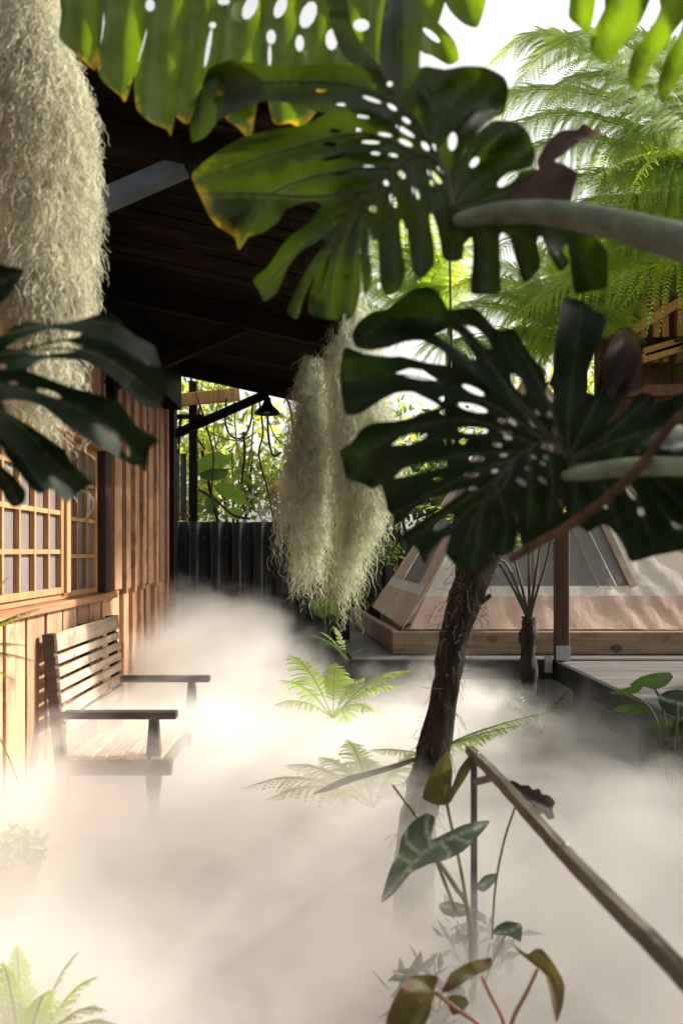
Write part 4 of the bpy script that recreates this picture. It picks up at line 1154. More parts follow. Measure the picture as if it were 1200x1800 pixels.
tree_fern_px((1300, 330), 8.4, [[(1150, 170), (1010, 80), (930, 62), (845, 125)], [(1160, 250), (1030, 205), (930, 215), (870, 270)], [(1180, 325), (1060, 310), (960, 335), (890, 395)],
                                [(1210, 240), (1150, 225), (1110, 250), (1085, 300)], [(1190, 375), (1090, 380), (1010, 410), (930, 470)], [(1200, 420), (1090, 440), (1000, 490), (900, 560)],
                                [(1220, 300), (1140, 290), (1080, 320), (1050, 360)], [(1240, 200), (1170, 90), (1100, 60), (1030, 110)], [(1200, 210), (1100, 140), (1010, 140), (960, 190)],
                                [(1150, 200), (1000, 160), (900, 165), (850, 215)], [(1170, 280), (1040, 250), (940, 265), (890, 330)], [(1160, 130), (1050, 60), (960, 90), (900, 160)], [(1180, 350), (1050, 360), (930, 400), (850, 470)]],
             'tall tree fern with hanging pale fronds filling the white sky at upper right', [M['frond_lit'], M['frond_lit'], M['frond_pale']], .70, 50, wide=.2)
tree_fern_px((1015, 600), 11.2, [[(960, 520), (890, 470), (825, 470)], [(950, 550), (880, 520), (800, 560)], [(960, 590), (890, 590), (830, 650)], [(990, 520), (950, 450), (890, 410)], [(1010, 520), (1000, 440), (960, 390)],
                                 [(960, 610), (900, 640), (860, 720)], [(930, 560), (820, 540), (740, 620)], [(1050, 520), (1080, 470), (1130, 460)], [(1060, 560), (1110, 530), (1160, 570)], [(940, 530), (850, 490), (770, 520)], [(930, 590), (850, 600), (770, 680)]],
             'lime green tree fern low behind the tent top', [M['frond_lit'], M['frond_lit'], M['frond_pale']], .60, 46, wide=.18)

tree_fern_px((790, 575), 12.2, [[(660, 520), (610, 450), (570, 470)], [(690, 480), (660, 380), (620, 330)], [(720, 470), (710, 350), (680, 260)], [(740, 460), (760, 330), (790, 240)], [(770, 500), (830, 400), (900, 380)],
                                [(780, 540), (850, 490), (920, 520)], [(650, 570), (590, 570), (550, 640)], [(780, 600), (840, 610), (890, 680)], [(680, 560), (640, 540), (590, 560)], [(750, 520), (790, 450), (850, 430)], [(700, 500), (670, 430), (620, 400)], [(735, 480), (740, 420), (755, 340)]],
             'tree fern behind the hanging moss, its fronds glowing through the leaf holes', [M['frond_lit'], M['frond_pale']], .62, 36, wide=.2, trunk_r=.045)
# small tree fern in front of the tent: stalks and hairy trunk
sx, sy = 1.66, 6.5
sf = thing('small_fern_tree', 'short hairy trunked fern with bare dark stalks beside the wooden post', 'tree fern', (sx, sy, 0))
tp = spline([(sx + .02, sy, 0), (sx + .01, sy, .3), (sx - .01, sy, .7), (sx, sy, 1.02)], 20)
MB().tube(tp, [.062 + .012 * math.sin(i * 1.3) for i in range(20)], 14, ridge=lambda i, k: 1 + .2 * math.sin(k * 2.1 + i * 2.3)).build('trunk', M['bark'], sf, True)
for i, (ex, ez, L) in enumerate([(-.34, 1.62, 0), (-.16, 1.66, 0), (-.02, 1.7, 0), (.07, 1.7, 0), (.16, 1.75, 0), (-.26, 1.52, 0)]):
    cu = [(sx, sy, .98), (sx + ex * .35, sy - .02, 1.22), (sx + ex * .75, sy - .05, 1.45), (sx + ex * 1.2, sy - .08, ez), (sx + ex * 2.2, sy - .12, ez + .28), (sx + ex * 3.6, sy - .15, ez + .3)]
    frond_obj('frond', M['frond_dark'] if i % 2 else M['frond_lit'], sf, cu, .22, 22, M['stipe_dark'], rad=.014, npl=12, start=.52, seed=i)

# ================================================================== FERNS IN THE MIST
def fern_low(*a, **k): return fern(*a, lift=.02, **k)


def fern(base, tips, label, mats, plen=.13, npin=22, npl=10, lift=.10, group='ferns standing in the mist', cat='fern', wide=.13, start=.2):
    t = thing('fern', label, cat, (base[0], base[1], base[2]), group)
    b_ = Vector(base)
    for i, tip in enumerate(tips):
        tip = Vector(tip); m1 = b_.lerp(tip, .35); m2 = b_.lerp(tip, .7)
        L = (tip - b_).length
        m1.z += lift * L * 1.3; m2.z += lift * L * 1.2
        frond_obj('frond', mats[i % len(mats)], t, [tuple(b_), tuple(m1), tuple(m2), tuple(tip)], plen * (L / .6) ** .5, npin, npl=npl, seed=i * 3 + 1, wide=wide, start=start, droop=.3, rad=.004)
    return t


LIT = [M['frond_lit'], M['frond_pale']]
fern(P(585, 1262, 5.6), [P(722, 1178, 5.6), P(705, 1205, 5.4), P(655, 1250, 5.2), P(490, 1195, 5.7), P(505, 1150, 6.0), P(590, 1165, 6.0), P(640, 1190, 5.5), P(610, 1270, 5.1), P(480, 1240, 5.4)],
     'lit yellow green fern in the mist left of the black deck', LIT, .21, 22)
fern(P(655, 1420, 3.9), [P(428, 1385, 3.9), P(500, 1345, 4.0), P(560, 1330, 4.1), P(610, 1300, 4.2), P(745, 1318, 4.0), P(470, 1405, 3.7), P(700, 1350, 3.9), P(590, 1400, 3.6), P(720, 1400, 4.2), P(640, 1330, 4.2)],
     'fern spreading pale fronds left of the dark trunk', [M['frond_pale'], M['frond_lit']], .19, 22)
fern_low(P(745, 1325, 4.1), [P(968, 1250, 4.0), P(925, 1272, 3.95), P(650, 1318, 4.0), P(880, 1290, 4.2)], 'bright fern frond pointing right from behind the dark trunk', [M['frond_lit'], M['frond_lit']], .14, 24, start=.25)
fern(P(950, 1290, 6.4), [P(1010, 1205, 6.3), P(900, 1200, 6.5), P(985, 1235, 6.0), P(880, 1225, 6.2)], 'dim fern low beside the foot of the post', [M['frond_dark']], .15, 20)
fern(P(40, 1900, 2.1), [P(140, 1670, 2.1), P(175, 1715, 2.0), P(185, 1775, 1.9), P(30, 1660, 2.2), P(5, 1690, 2.0), P(90, 1740, 1.9), P(205, 1800, 1.95), P(-60, 1640, 2.1)],
     'broad fronded fern in the bottom left corner', [M['bush_g'], M['frond_lit']], .09, 16, 6, .1, wide=.5)
fern(P(-90, 1150, 2.6), [P(70, 1165, 2.6), P(62, 1078, 2.6), P(50, 1135, 2.6), P(30, 1200, 2.6), P(80, 1068, 2.7), P(20, 1010, 2.7), P(25, 1350, 2.7), P(40, 1390, 2.7)],
     'feathery thin fern sprays at the left edge', [M['frond_dark'], M['frond_lit']], .055, 26, 8, .05, wide=.16, start=.3)
fern(P(610, 1160, 6.9), [P(560, 1110, 6.9), P(640, 1140, 6.8), P(585, 1100, 7.0), P(530, 1120, 6.6)], 'small fern on the left corner of the deck', [M['frond_pale'], M['leaf_mid']], .10, 16, 6)

# potted plant, left
pc = P(15, 1560, 3.2)
pot = thing('plant_pot', 'terracotta pot with a small green plant half hidden in mist', 'plant pot', (pc.x, pc.y, 0))
zt = P(15, 1510, 3.2).z
MB().lathe((pc.x, pc.y, 0), [(.0, .01), (.075, .01), (.10, .12), (.115, zt - .05), (.13, zt - .05), (.13, zt), (.115, zt), (.11, zt - .03), (0, zt - .03)], 28).build('pot', M['terra'], pot, True)


def leaf_cloud(name, mat, parent, c, rad, n, ls, loc=None, shell=.35, clumps=0, up=.3, seed=0, flat=1.0):
    """many folded leaf faces spread through a volume"""
    r_ = np.random.default_rng(seed)
    d = r_.normal(size=(n, 3)); d /= np.linalg.norm(d, axis=1)[:, None]
    rr = r_.uniform(shell, 1, n) ** .6
    p = d * rr[:, None]
    if clumps:
        cd = r_.normal(size=(clumps, 3)); cd /= np.linalg.norm(cd, axis=1)[:, None]
        cd *= r_.uniform(.35, 1, clumps)[:, None]
        k = r_.integers(0, clumps, n)
        p = cd[k] + d * (rr * r_.uniform(.16, .36, clumps)[k])[:, None]
    p = p * np.array(rad)[None, :] + np.array(c)[None, :]
    ax = r_.normal(size=(n, 3)); ax[:, 2] = ax[:, 2] * flat - up; ax /= np.linalg.norm(ax, axis=1)[:, None]
    t = r_.normal(size=(n, 3)); sd_ = np.cross(ax, t); sd_ /= np.linalg.norm(sd_, axis=1)[:, None]
    nm = np.cross(sd_, ax)
    s = ls * r_.uniform(.6, 1.3, n)[:, None]
    w = .42
    v = np.stack([p, p + ax * s * .45 + sd_ * s * w * .5 + nm * s * .06, p + ax * s, p + ax * s * .45 - sd_ * s * w * .5 + nm * s * .06], 1).reshape(-1, 3)
    f = np.arange(n * 4).reshape(n, 4)
    tris = np.concatenate([f[:, [0, 1, 2]], f[:, [0, 2, 3]]])
    return mesh_obj(name, v, tris, mat, parent, False, loc)


leaf_cloud('foliage', M['lime'], pot, (pc.x, pc.y, zt + .04), (.15, .15, .06), 260, .05, seed=3)

# ================================================================== SPANISH MOSS
def moss(name, label, mat, axis_pts, radii, n, slen, width, curl=1.0, seed=0, steps=15, out=0.0, dens=None, locks=True):
    """axis_pts: world points top to bottom, radii per point; hanging curly threads"""
    r_ = np.random.default_rng(seed)
    ax = spline([tuple(a_) + (q,) for a_, q in zip(axis_pts, radii)], 60)
    t = r_.uniform(0, 1, n) ** (dens or 1.0)
    i = np.clip((t * 59).astype(int), 0, 59)
    c = ax[i, :3]; rad = ax[i, 3]
    th = r_.uniform(0, 2 * math.pi, n)
    # bundle into locks
    nl = 34
    lth = r_.uniform(0, 2 * math.pi, nl); lr = r_.uniform(.2, .95, nl)
    lk = r_.integers(0, nl, n)
    rr = r_.uniform(.0, .30, n)
    if locks:                                   # every lock hangs to its own length and wanders a little
        t0_ = np.where(r_.uniform(0, 1, nl) < .6, 0, r_.uniform(0, .35, nl)); t1_ = r_.uniform(.55, 1.08, nl)
        t = t0_[lk] + (t1_ - t0_)[lk] * r_.uniform(0, 1, n)
        i = np.clip((t * 59).astype(int), 0, 59)
        c = ax[i, :3].copy(); rad = np.maximum(ax[i, 3], .3 * ax[:, 3].max() * np.clip(t * 6, 0, 1))
        c[:, 2] -= np.maximum(t - 1, 0) * 2.0
        wa = r_.uniform(0, 6.28, (nl, 2)); wf = r_.uniform(2, 6, (nl, 2))
        c[:, 0] += .03 * np.sin(wa[lk, 0] + wf[lk, 0] * t * 2) + .018 * np.sin(wf[lk, 1] * 5 * t + wa[lk, 1])
        c[:, 1] += .03 * np.sin(wa[lk, 1] + wf[lk, 1] * t * 2)
    off = np.stack([np.cos(lth[lk]) * lr[lk] * .85 + np.cos(th) * rr, np.sin(lth[lk]) * lr[lk] * .85 + np.sin(th) * rr, np.zeros(n)], 1)
    if not locks:
        rr = r_.uniform(.55, 1, n); off = np.stack([np.cos(th) * rr, np.sin(th) * rr, np.zeros(n)], 1)
    p = c + off * rad[:, None]
    p[:, 2] += r_.uniform(-.03, .03, n)
    seg = slen * r_.uniform(.35, 1.45, n) / steps
    pts = np.zeros((n, steps + 1, 3)); pts[:, 0] = p
    ph = r_.uniform(0, 6.28, (n, 4)); fr = r_.uniform(.5, 1.5, (n, 4)); am = r_.uniform(.15, 1.35, (n, 2)) * curl
    drift = off / (np.linalg.norm(off, axis=1)[:, None] + 1e-6) * out
    for k in range(steps):
        dx = am[:, 0] * np.sin(ph[:, 0] + fr[:, 0] * k) + .5 * am[:, 1] * np.sin(ph[:, 2] + fr[:, 2] * 2.1 * k)
        dy = am[:, 1] * np.sin(ph[:, 1] + fr[:, 1] * k) + .5 * am[:, 0] * np.sin(ph[:, 3] + fr[:, 3] * 2.1 * k)
        dz = -np.ones(n) + .35 * np.sin(ph[:, 3] + fr[:, 2] * k)
        d = np.stack([dx, dy, dz], 1) + drift * (1.5 if k < 4 else .6)
        d /= np.linalg.norm(d, axis=1)[:, None]
        pts[:, k + 1] = pts[:, k] + d * seg[:, None]
    sd_ = r_.normal(size=(n, 3)); sd_[:, 2] *= .3; sd_ /= np.linalg.norm(sd_, axis=1)[:, None]
    taper = np.linspace(1, .55, steps + 1)
    a_ = pts + sd_[:, None, :] * (width / 2 * taper)[None, :, None]
    b_ = pts - sd_[:, None, :] * (width / 2 * taper)[None, :, None]
    v = np.stack([a_, b_], 2).reshape(-1, 3)
    base_ = (np.arange(n) * (steps + 1) * 2)[:, None] + (np.arange(steps) * 2)[None, :]
    base_ = base_.ravel()
    f = np.stack([base_, base_ + 1, base_ + 3, base_ + 2], 1)
    o = mesh_obj(name, v, f, mat, None, False, tuple(axis_pts[0]))
    return put(o, label, 'hanging moss', 'spanish moss hanging in curtains')


Ym = 6.0
moss('spanish_moss', 'narrow pale curtain of spanish moss hanging from the eave, nearer the lamp', M['moss'],
     [P(548, 630, Ym), P(543, 710, Ym), P(537, 800, Ym), P(533, 880, Ym), P(532, 960, Ym), P(540, 1000, Ym)], [.05, .13, .19, .20, .17, .08], 6400, .34, .0036, 1.55, 1, 17, .3)
moss('spanish_moss', 'wide grey green curtain of spanish moss hanging from the eave beside the tent', M['moss'],
     [P(610, 520, 5.8), P(626, 640, 5.8), P(646, 750, 5.8), P(648, 830, 5.8), P(630, 920, 5.8), P(610, 1010, 5.8)], [.13, .22, .26, .23, .14, .06], 8200, .36, .0036, 1.55, 2, 17, .3)
moss('spanish_moss', 'dim olive green strands of spanish moss between the two hanging curtains', M['moss_dim'],
     [P(575, 650, 6.3), P(585, 740, 6.3), P(592, 850, 6.3), P(596, 950, 6.3), P(600, 1030, 6.3)], [.07, .16, .19, .19, .10], 4200, .36, .0036, 1.55, 5, 17, .3)
Yl = 2.3
moss('spanish_moss', 'thick cream column of spanish moss at the left edge, behind the dark leaf', M['moss_pale'],
     [P(20, -120, Yl), P(40, 60, Yl), P(62, 160, Yl), P(70, 300, Yl), P(66, 470, Yl), P(60, 540, Yl)], [.085, .11, .145, .15, .145, .11], 23000, .10, .0023, 1.15, 3, 10, .6, locks=False)
moss('spanish_moss', 'loose tail of curly moss threads hanging below the cream column', M['moss_pale'],
     [P(60, 530, Yl), P(66, 600, Yl), P(72, 680, Yl), P(85, 760, Yl)], [.12, .11, .10, .08], 900, .20, .0032, 1.5, 4, 14, .3)
# the pole that the near moss hangs from (above the frame)
put(MB().tube([(-1.9, 2.25, 3.50), (-.8, 2.3, 3.46), (.6, 2.35, 3.50)], .035, 10).build('hanging_pole', M['twig'], None, True, (-.8, 2.3, 3.46)), 'rough wooden pole overhead that carries the cream moss', 'pole')

# fern sprig on the eave
fern(P(640, 560, 6.1), [P(560, 600, 6.0), P(575, 580, 6.0), P(700, 600, 6.0)], 'small fern sprig growing at the eave above the moss', [M['frond_dark']], .10, 20, 6, .15)

# ================================================================== TRUNK IN THE MIDDLE
YT = 3.2
tpx = [(905, 880, 60), (880, 920, 66), (848, 965, 68), (828, 1020, 62), (808, 1080, 54), (793, 1140, 46), (785, 1200, 45), (772, 1270, 49), (757, 1340, 60), (742, 1400, 62), (732, 1470, 64), (725, 1600, 66), (720, 1655, 70)]
trunk = thing('fern_tree', 'dark leaning fibrous fern trunk rising from the mist in the middle', 'tree', tuple(P(720, 1648, YT)))
p, r = ptube(tpx, YT, 20, 60)
rg = rng.normal(size=(60, 20))
rg = (rg + np.roll(rg, 1, 0) + np.roll(rg, 1, 1)) / 1.7
MB().tube(p, r, 20, ridge=lambda i, k: 1 + .09 * math.sin(k * 2.5 + i * .25) + .05 * rg[i, k]).build('trunk', M['bark'], trunk, True)
# hairy root fibres
fb_v = []; fb_f = []
for i in range(420):
    k = random.randrange(4, 56) if i % 3 else random.randrange(8, 26)
    th = random.uniform(0, 6.28); c = Vector(p[k]); rad = r[k]
    o = c + Vector((math.cos(th) * rad, math.sin(th) * rad, 0))
    d = Vector((math.cos(th) * random.uniform(.1, .7), math.sin(th) * random.uniform(.1, .7), random.uniform(-1, .4))).normalized()
    L = random.uniform(.03, .10); q = [o]
    for s in range(4):
        d = (d + Vector((random.uniform(-.5, .5), random.uniform(-.5, .5), random.uniform(-.6, .2)))).normalized()
        q.append(q[-1] + d * L / 4)
    sd_ = Vector((random.uniform(-1, 1), random.uniform(-.3, .3), random.uniform(-1, 1))).normalized() * .0011
    b0 = len(fb_v)
    for w in q: fb_v += [w + sd_, w - sd_]
    fb_f += [(b0 + 2 * s, b0 + 2 * s + 1, b0 + 2 * s + 3, b0 + 2 * s + 2) for s in range(4)]
put(mesh_obj('root_fibres', fb_v, fb_f, M['fibre'], trunk), kind='stuff')
q, w = ptube([(840, 1062, 10), (850, 1055, 9), (862, 1046, 8)], YT, 6, 6)
MB().tube(q, w, 7).build('stub', M['bark'], trunk, True)

# ================================================================== HANDRAIL
rail = thing('handrail', 'old square wooden handrail running towards the camera on the right', 'handrail', (.48, 2.59, 0))
ra, rb = Vector((.482, 2.66, .888)), Vector((.575, .85, .888))
rl = MB(); vs = []; fs = []; ns = 46
for i in range(ns + 1):
    q = ra.lerp(rb, i / ns)
    for sx_, sz_ in ((-1, -.7), (-.7, -1), (.7, -1), (1, -.7), (1, .7), (.7, 1), (-.7, 1), (-1, .7)):
        vs.append((q.x + sx_ * .0152 + random.uniform(-.0012, .0012) + .004 * math.sin(i * .21), q.y, q.z + sz_ * .0152 + random.uniform(-.0015, .0015)))
for i in range(ns):
    for k in range(8): fs.append((i * 8 + k, i * 8 + (k + 1) % 8, i * 8 + 8 + (k + 1) % 8, i * 8 + 8 + k))
fs += [tuple(range(8)), tuple(ns * 8 + k for k in range(8))[::-1]]
rl.add(vs, fs); rl.build('rail', M['rail'], rail)
for q in (.06, .5): MB().lathe(ra.lerp(rb, q) + Vector((0, 0, .0152)), [(.007, -.004), (.007, .003), (.004, .005), (0, .005)], 8).build('bolt', M['galv'], rail)
MB().box((.472, 2.58, 0), (.492, 2.60, .869), .003).build('post', M['deck'], rail)
MB().box((.57, .95, 0), (.594, .974, .864), .003).build('post', M['deck'], rail)
MB().bar((.484, 2.59, .80), (.50, 2.42, .862), .02, .02).build('strut', M['deck'], rail)


def flat_leaf(name, mat, parent, poly, Y, veins=(), tilt=(0, 0), loc=None, pleat=.004, bend=.03, step=5, ctr=None, vw=2.0):
    cx_ = sum(q[0] for q in poly) / len(poly); cy_ = sum(q[1] for q in poly) / len(poly)
    dep = lambda x, y: Y + tilt[0] * (x - cx_) / 100 + tilt[1] * (y - cy_) / 100 + bend * (np.hypot(x - cx_, y - cy_) / 60) ** 2 * .5
    vv = list(veins) or [[poly[0], (cx_, cy_), poly[len(poly) // 2]]]
    return blade(name, mat, parent, [poly], [], vv, dep, step, pleat, vw, loc, 16)


# curled dry leaf lying behind the rail
put(flat_leaf('dry_leaf', M['dry'], None, [(895, 1372), (906, 1374), (915, 1380), (928, 1380), (936, 1388), (947, 1386), (952, 1396), (964, 1398), (975, 1410), (970, 1422), (974, 1438), (962, 1440), (955, 1430), (944, 1433), (938, 1420), (926, 1416), (921, 1402), (908, 1396)], 2.25, tilt=(.05, -.04), loc=tuple(P(940, 1405, 2.25)), bend=.08),
    'ragged dark dry leaf caught on the handrail', 'leaf')

# alocasia plant
al = thing('alocasia_plant', 'grey green arrow leaf plant with pale veins before the trunk foot', 'plant', tuple(P(800, 1720, 2.5)))
J = (757, 1490)
apoly = [(669, 1587), (678, 1550), (688, 1520), (700, 1500), (706, 1470), (724, 1445), (747, 1430), (764, 1437), (757, 1475), (776, 1468), (813, 1450), (840, 1444), (860, 1443), (847, 1463), (813, 1497), (780, 1513), (753, 1519), (720, 1537), (693, 1570)]
av = [[(669, 1587), (715, 1530), J, (800, 1470), (855, 1446)], [J, (750, 1455), (752, 1434)], [(740, 1502), (715, 1480), (712, 1460)], [(725, 1520), (700, 1505), (692, 1515)], [(715, 1530), (730, 1532), (735, 1530)], [(775, 1482), (790, 1500), (785, 1510)], [(800, 1470), (820, 1480), (828, 1478)]]
flat_leaf('leaf', M['aloc'], al, apoly, 2.42, av, (.05, .06), bend=.03, vw=2.6)
flat_leaf('leaf', M['aloc'], al, [(865, 1642), (872, 1628), (890, 1619), (915, 1624), (917, 1640), (914, 1656), (895, 1646)], 2.3, tilt=(.04, .05))
flat_leaf('leaf', M['aloc'], al, [(770, 1590), (790, 1583), (815, 1590), (835, 1600), (810, 1612), (780, 1608)], 2.55, tilt=(.04, .08))
flat_leaf('leaf', M['aloc'], al, [(835, 1560), (850, 1540), (872, 1535), (868, 1552), (850, 1568)], 2.6, tilt=(.04, .05))
yl = flat_leaf('leaf', M['olive'], al, [(742, 1403), (752, 1370), (768, 1340), (786, 1320), (795, 1350), (793, 1385), (806, 1352), (827, 1325), (832, 1340), (818, 1368), (800, 1395), (790, 1412), (770, 1416)], 2.55, [[(775, 1415), (775, 1370), (785, 1322)], [(790, 1410), (808, 1370), (828, 1328)]], (.03, .03))
put(yl, 'olive yellow forked leaf at the trunk')
for pts_ in ([(757, 1490, 7), (775, 1520, 8), (800, 1560, 9), (822, 1600, 9), (830, 1720, 10)], [(785, 1412, 6), (795, 1460, 6), (808, 1520, 6), (822, 1600, 7)],
             [(905, 1418, 4), (885, 1480, 4), (870, 1560, 4), (864, 1650, 4)], [(890, 1640, 4), (870, 1680, 4), (850, 1730, 5)], [(690, 1380, 5), (720, 1420, 6), (745, 1460, 6), (800, 1600, 7)]):
    q, w = ptube(pts_, 2.48, 8, 14)
    MB().tube(q, w, 7).build('stalk', M['rachis'], al, True)

put(flat_leaf('strap_leaf', M['dry'], None, [(549, 1396), (580, 1378), (615, 1363), (660, 1352), (700, 1340), (745, 1326), (735, 1336), (700, 1350), (655, 1364), (615, 1376), (580, 1390)], 3.0, [[(549, 1396), (640, 1363), (745, 1326)]], (-.1, 0), tuple(P(700, 1345, 3.0)), bend=.0),
    'long dark drooping strap leaf left of the trunk', 'leaf')

# low growth half drowned in the mist round the trunk foot
for i, (px_, py_, Y_, m_, r_, z_, ls_, lab) in enumerate((
        (840, 1640, 2.75, 'aloc', .15, .18, .08, 'low dark plant in the mist at the handrail post'),
        (760, 1660, 2.5, 'olive', .13, .16, .08, 'low olive plant in the mist behind the red brown begonia'))):
    c_ = P(px_, py_, Y_)
    t_ = thing('low_plant', lab, 'plant', (c_.x, c_.y, 0), 'low plants in the mist')
    leaf_cloud('foliage', M[m_], t_, (c_.x, c_.y, z_), (r_, r_ * .8, z_ * .7), 60, ls_, seed=60 + i, up=-.2)
    b_ = MB()
    for k in range(9):
        a_ = k * .7; b_.tube([(c_.x, c_.y, 0), (c_.x + .4 * r_ * math.cos(a_), c_.y + .3 * r_ * math.sin(a_), z_ * .7), (c_.x + r_ * .8 * math.cos(a_), c_.y + r_ * .6 * math.sin(a_), z_ * 1.35)], .003, 5)
    b_.build('stem', M['rachis'], t_, True)

# begonia at the bottom
bgp = thing('begonia_plant', 'red brown begonia with curled leaves at the bottom right', 'plant', tuple(P(860, 1950, 1.7)))
for i, (poly, vn) in enumerate((([(677, 1800), (690, 1760), (705, 1735), (720, 1717), (747, 1713), (770, 1717), (763, 1743), (755, 1783), (736, 1818), (700, 1822)], [[(765, 1745), (730, 1765), (685, 1800)], [(765, 1745), (740, 1725), (722, 1720)], [(765, 1745), (745, 1790), (735, 1815)]]),
                 ([(776, 1745), (785, 1722), (795, 1708), (827, 1690), (850, 1685), (864, 1684), (860, 1704), (827, 1718), (800, 1738)], [[(845, 1715), (810, 1715), (778, 1744)], [(845, 1715), (855, 1690)]]),
                 ([(898, 1658), (912, 1668), (927, 1677), (940, 1668), (953, 1669), (970, 1690), (985, 1715), (992, 1735), (988, 1770), (977, 1798), (968, 1757), (958, 1715), (945, 1702), (930, 1690), (912, 1675)], [[(945, 1700), (925, 1680), (900, 1660)], [(945, 1700), (970, 1720), (980, 1790)]]),
                 ([(786, 1752), (800, 1748), (818, 1752), (824, 1764), (812, 1778), (795, 1785), (788, 1770)], [[(815, 1755), (795, 1775)]]))):
    flat_leaf('leaf', M['beg'], bgp, poly, 1.70 + .03 * i, vn, (.06, -.04), bend=.03, pleat=.008, vw=1.8)
for pts_ in ([(945, 1702, 6), (925, 1745, 7), (900, 1795, 8), (880, 1880, 9)], [(846, 1716, 6), (862, 1750, 7), (885, 1800, 7), (890, 1880, 8)], [(765, 1745, 7), (800, 1772, 8), (850, 1808, 9), (880, 1860, 9)]):
    q, w = ptube(pts_, 1.73, 8, 14)
    MB().tube(q, w, 8).build('stem', M['red_stem'], bgp, True)

# leafy plant by the right deck
rp = thing('leafy_plant', 'broad leaved green plant growing beside the side deck at the right edge', 'plant', tuple(P(1180, 1400, 4.4)))
for i, (poly, m, v) in enumerate((([(1105, 1205), (1125, 1190), (1150, 1183), (1175, 1182), (1182, 1190), (1170, 1205), (1150, 1212), (1135, 1208)], 'leaf_mid', 0),
                             ([(1070, 1218), (1090, 1212), (1115, 1205), (1128, 1208), (1118, 1218), (1090, 1222)], 'leaf_mid', 0),
                             ([(1156, 1225), (1170, 1215), (1190, 1212), (1215, 1218), (1220, 1245), (1195, 1262), (1172, 1255), (1160, 1242)], 'aloc', 1),
                             ([(1075, 1248), (1090, 1240), (1115, 1238), (1140, 1242), (1145, 1250), (1120, 1255), (1095, 1252)], 'leaf_mid', 1),
                             ([(1140, 1275), (1160, 1262), (1190, 1265), (1210, 1280), (1180, 1295), (1155, 1290)], 'leaf_mid', 1))):
    flat_leaf('leaf', M[m], rp, poly, 4.35 + .05 * i, tilt=(.15, .2), bend=.05, step=5)
for pts_ in ([(1150, 1210, 5), (1165, 1250, 5), (1180, 1400, 6)], [(1100, 1215, 4), (1150, 1260, 5), (1180, 1400, 6)], [(1190, 1240, 4), (1188, 1300, 5), (1182, 1400, 6)]):
    q, w = ptube(pts_, 4.45, 8, 12); MB().tube(q, w, 6).build('stem', M['rachis'], rp, True)

# leafy sprig under the moss
sp = thing('leafy_sprig', 'small dark green broad leaved plant under the moss curtains', 'plant', tuple(P(570, 1120, 7.6)))
for i, poly in enumerate(([(540, 1062), (555, 1058), (572, 1066), (580, 1080), (570, 1088), (552, 1080)], [(552, 1054), (575, 1050), (598, 1058), (590, 1068), (568, 1066)], [(575, 1070), (592, 1066), (605, 1074), (590, 1084)])):
    flat_leaf('leaf', M['leaf_mid'], sp, poly, 7.5 + .04 * i, tilt=(.2, .4), bend=.05, step=4)
MB().tube([P(570, 1075, 7.55), P(572, 1100, 7.58), P(570, 1150, 7.6)], .006, 6).build('stem', M['rachis'], sp, True)

# ================================================================== BUSHES, VINES, TREES BEHIND
def shrub(c, rad, n, ls, mats, label, name='shrub', cat='shrub', group='bushes beyond the black fence', seed=0, clumps=26, trunk=True):
    t = thing(name, label, cat, (c[0], c[1], 0), group)
    for i, m in enumerate(mats):
        leaf_cloud('crown', m, t, c, rad, n // len(mats), ls, clumps=clumps, seed=seed * 7 + i, shell=.1)
    b = MB()
    for k in range(5):
        a_ = random.uniform(0, 6.28); q = random.uniform(.3, .8)
        b.tube(spline([(c[0], c[1], 0), (c[0] + .1 * math.cos(a_), c[1] + .1 * math.sin(a_), c[2] * .5), (c[0] + rad[0] * q * math.cos(a_), c[1] + rad[1] * q * math.sin(a_), c[2] + rad[2] * .4)], 8),
               [max(.012, rad[0] * .05 * (1 - i / 8)) for i in range(8)], 7)
    b.build('trunk', M['bark'], t, True)
    return t


shrub((-1.2, 10.6, 2.3), (1.0, .9, 1.3), 2300, .12, [M['bush_y'], M['bush_g']], 'yellow green bush right behind the fence by the house corner', seed=1)
shrub((.1, 11.4, 2.2), (1.1, .9, 1.35), 2100, .12, [M['bush_y'], M['frond_pale']], 'bright bush behind the fence under the lamp', seed=2)
shrub((-2.4, 12.2, 2.8), (1.4, 1.2, 1.7), 1600, .15, [M['bush_g'], M['bush_y']], 'taller green bush behind the house corner', seed=3)
shrub((1.6, 13.5, 2.2), (1.5, 1.2, 1.6), 2000, .2, [M['bush_g'], M['bush_d']], 'green bush behind the tent, left', seed=4)
shrub((4.2, 13.2, 2.4), (1.8, 1.3, 1.8), 2200, .2, [M['bush_g'], M['bush_d']], 'green bush behind the tent, right', seed=5)
# pink croton spots
cr = thing('croton_shrub', 'pink and white leaved croton over the fence next to the moss', 'shrub', (-.45, 9.6, 0), 'bushes beyond the black fence')
leaf_cloud('crown', M['pink'], cr, (-.35, 9.6, 2.05), (.4, .3, .5), 70, .13, seed=11)
leaf_cloud('crown', leafmat('cream_leaf', (.6, .56, .48), (.7, .65, .5), .4), cr, (-.45, 9.7, 2.1), (.55, .3, .55), 160, .13, seed=12)
MB().tube([(-.45, 9.6, 0), (-.43, 9.6, 1.2), (-.4, 9.6, 2.1)], .02, 7).build('stem', M['vine'], cr, True)
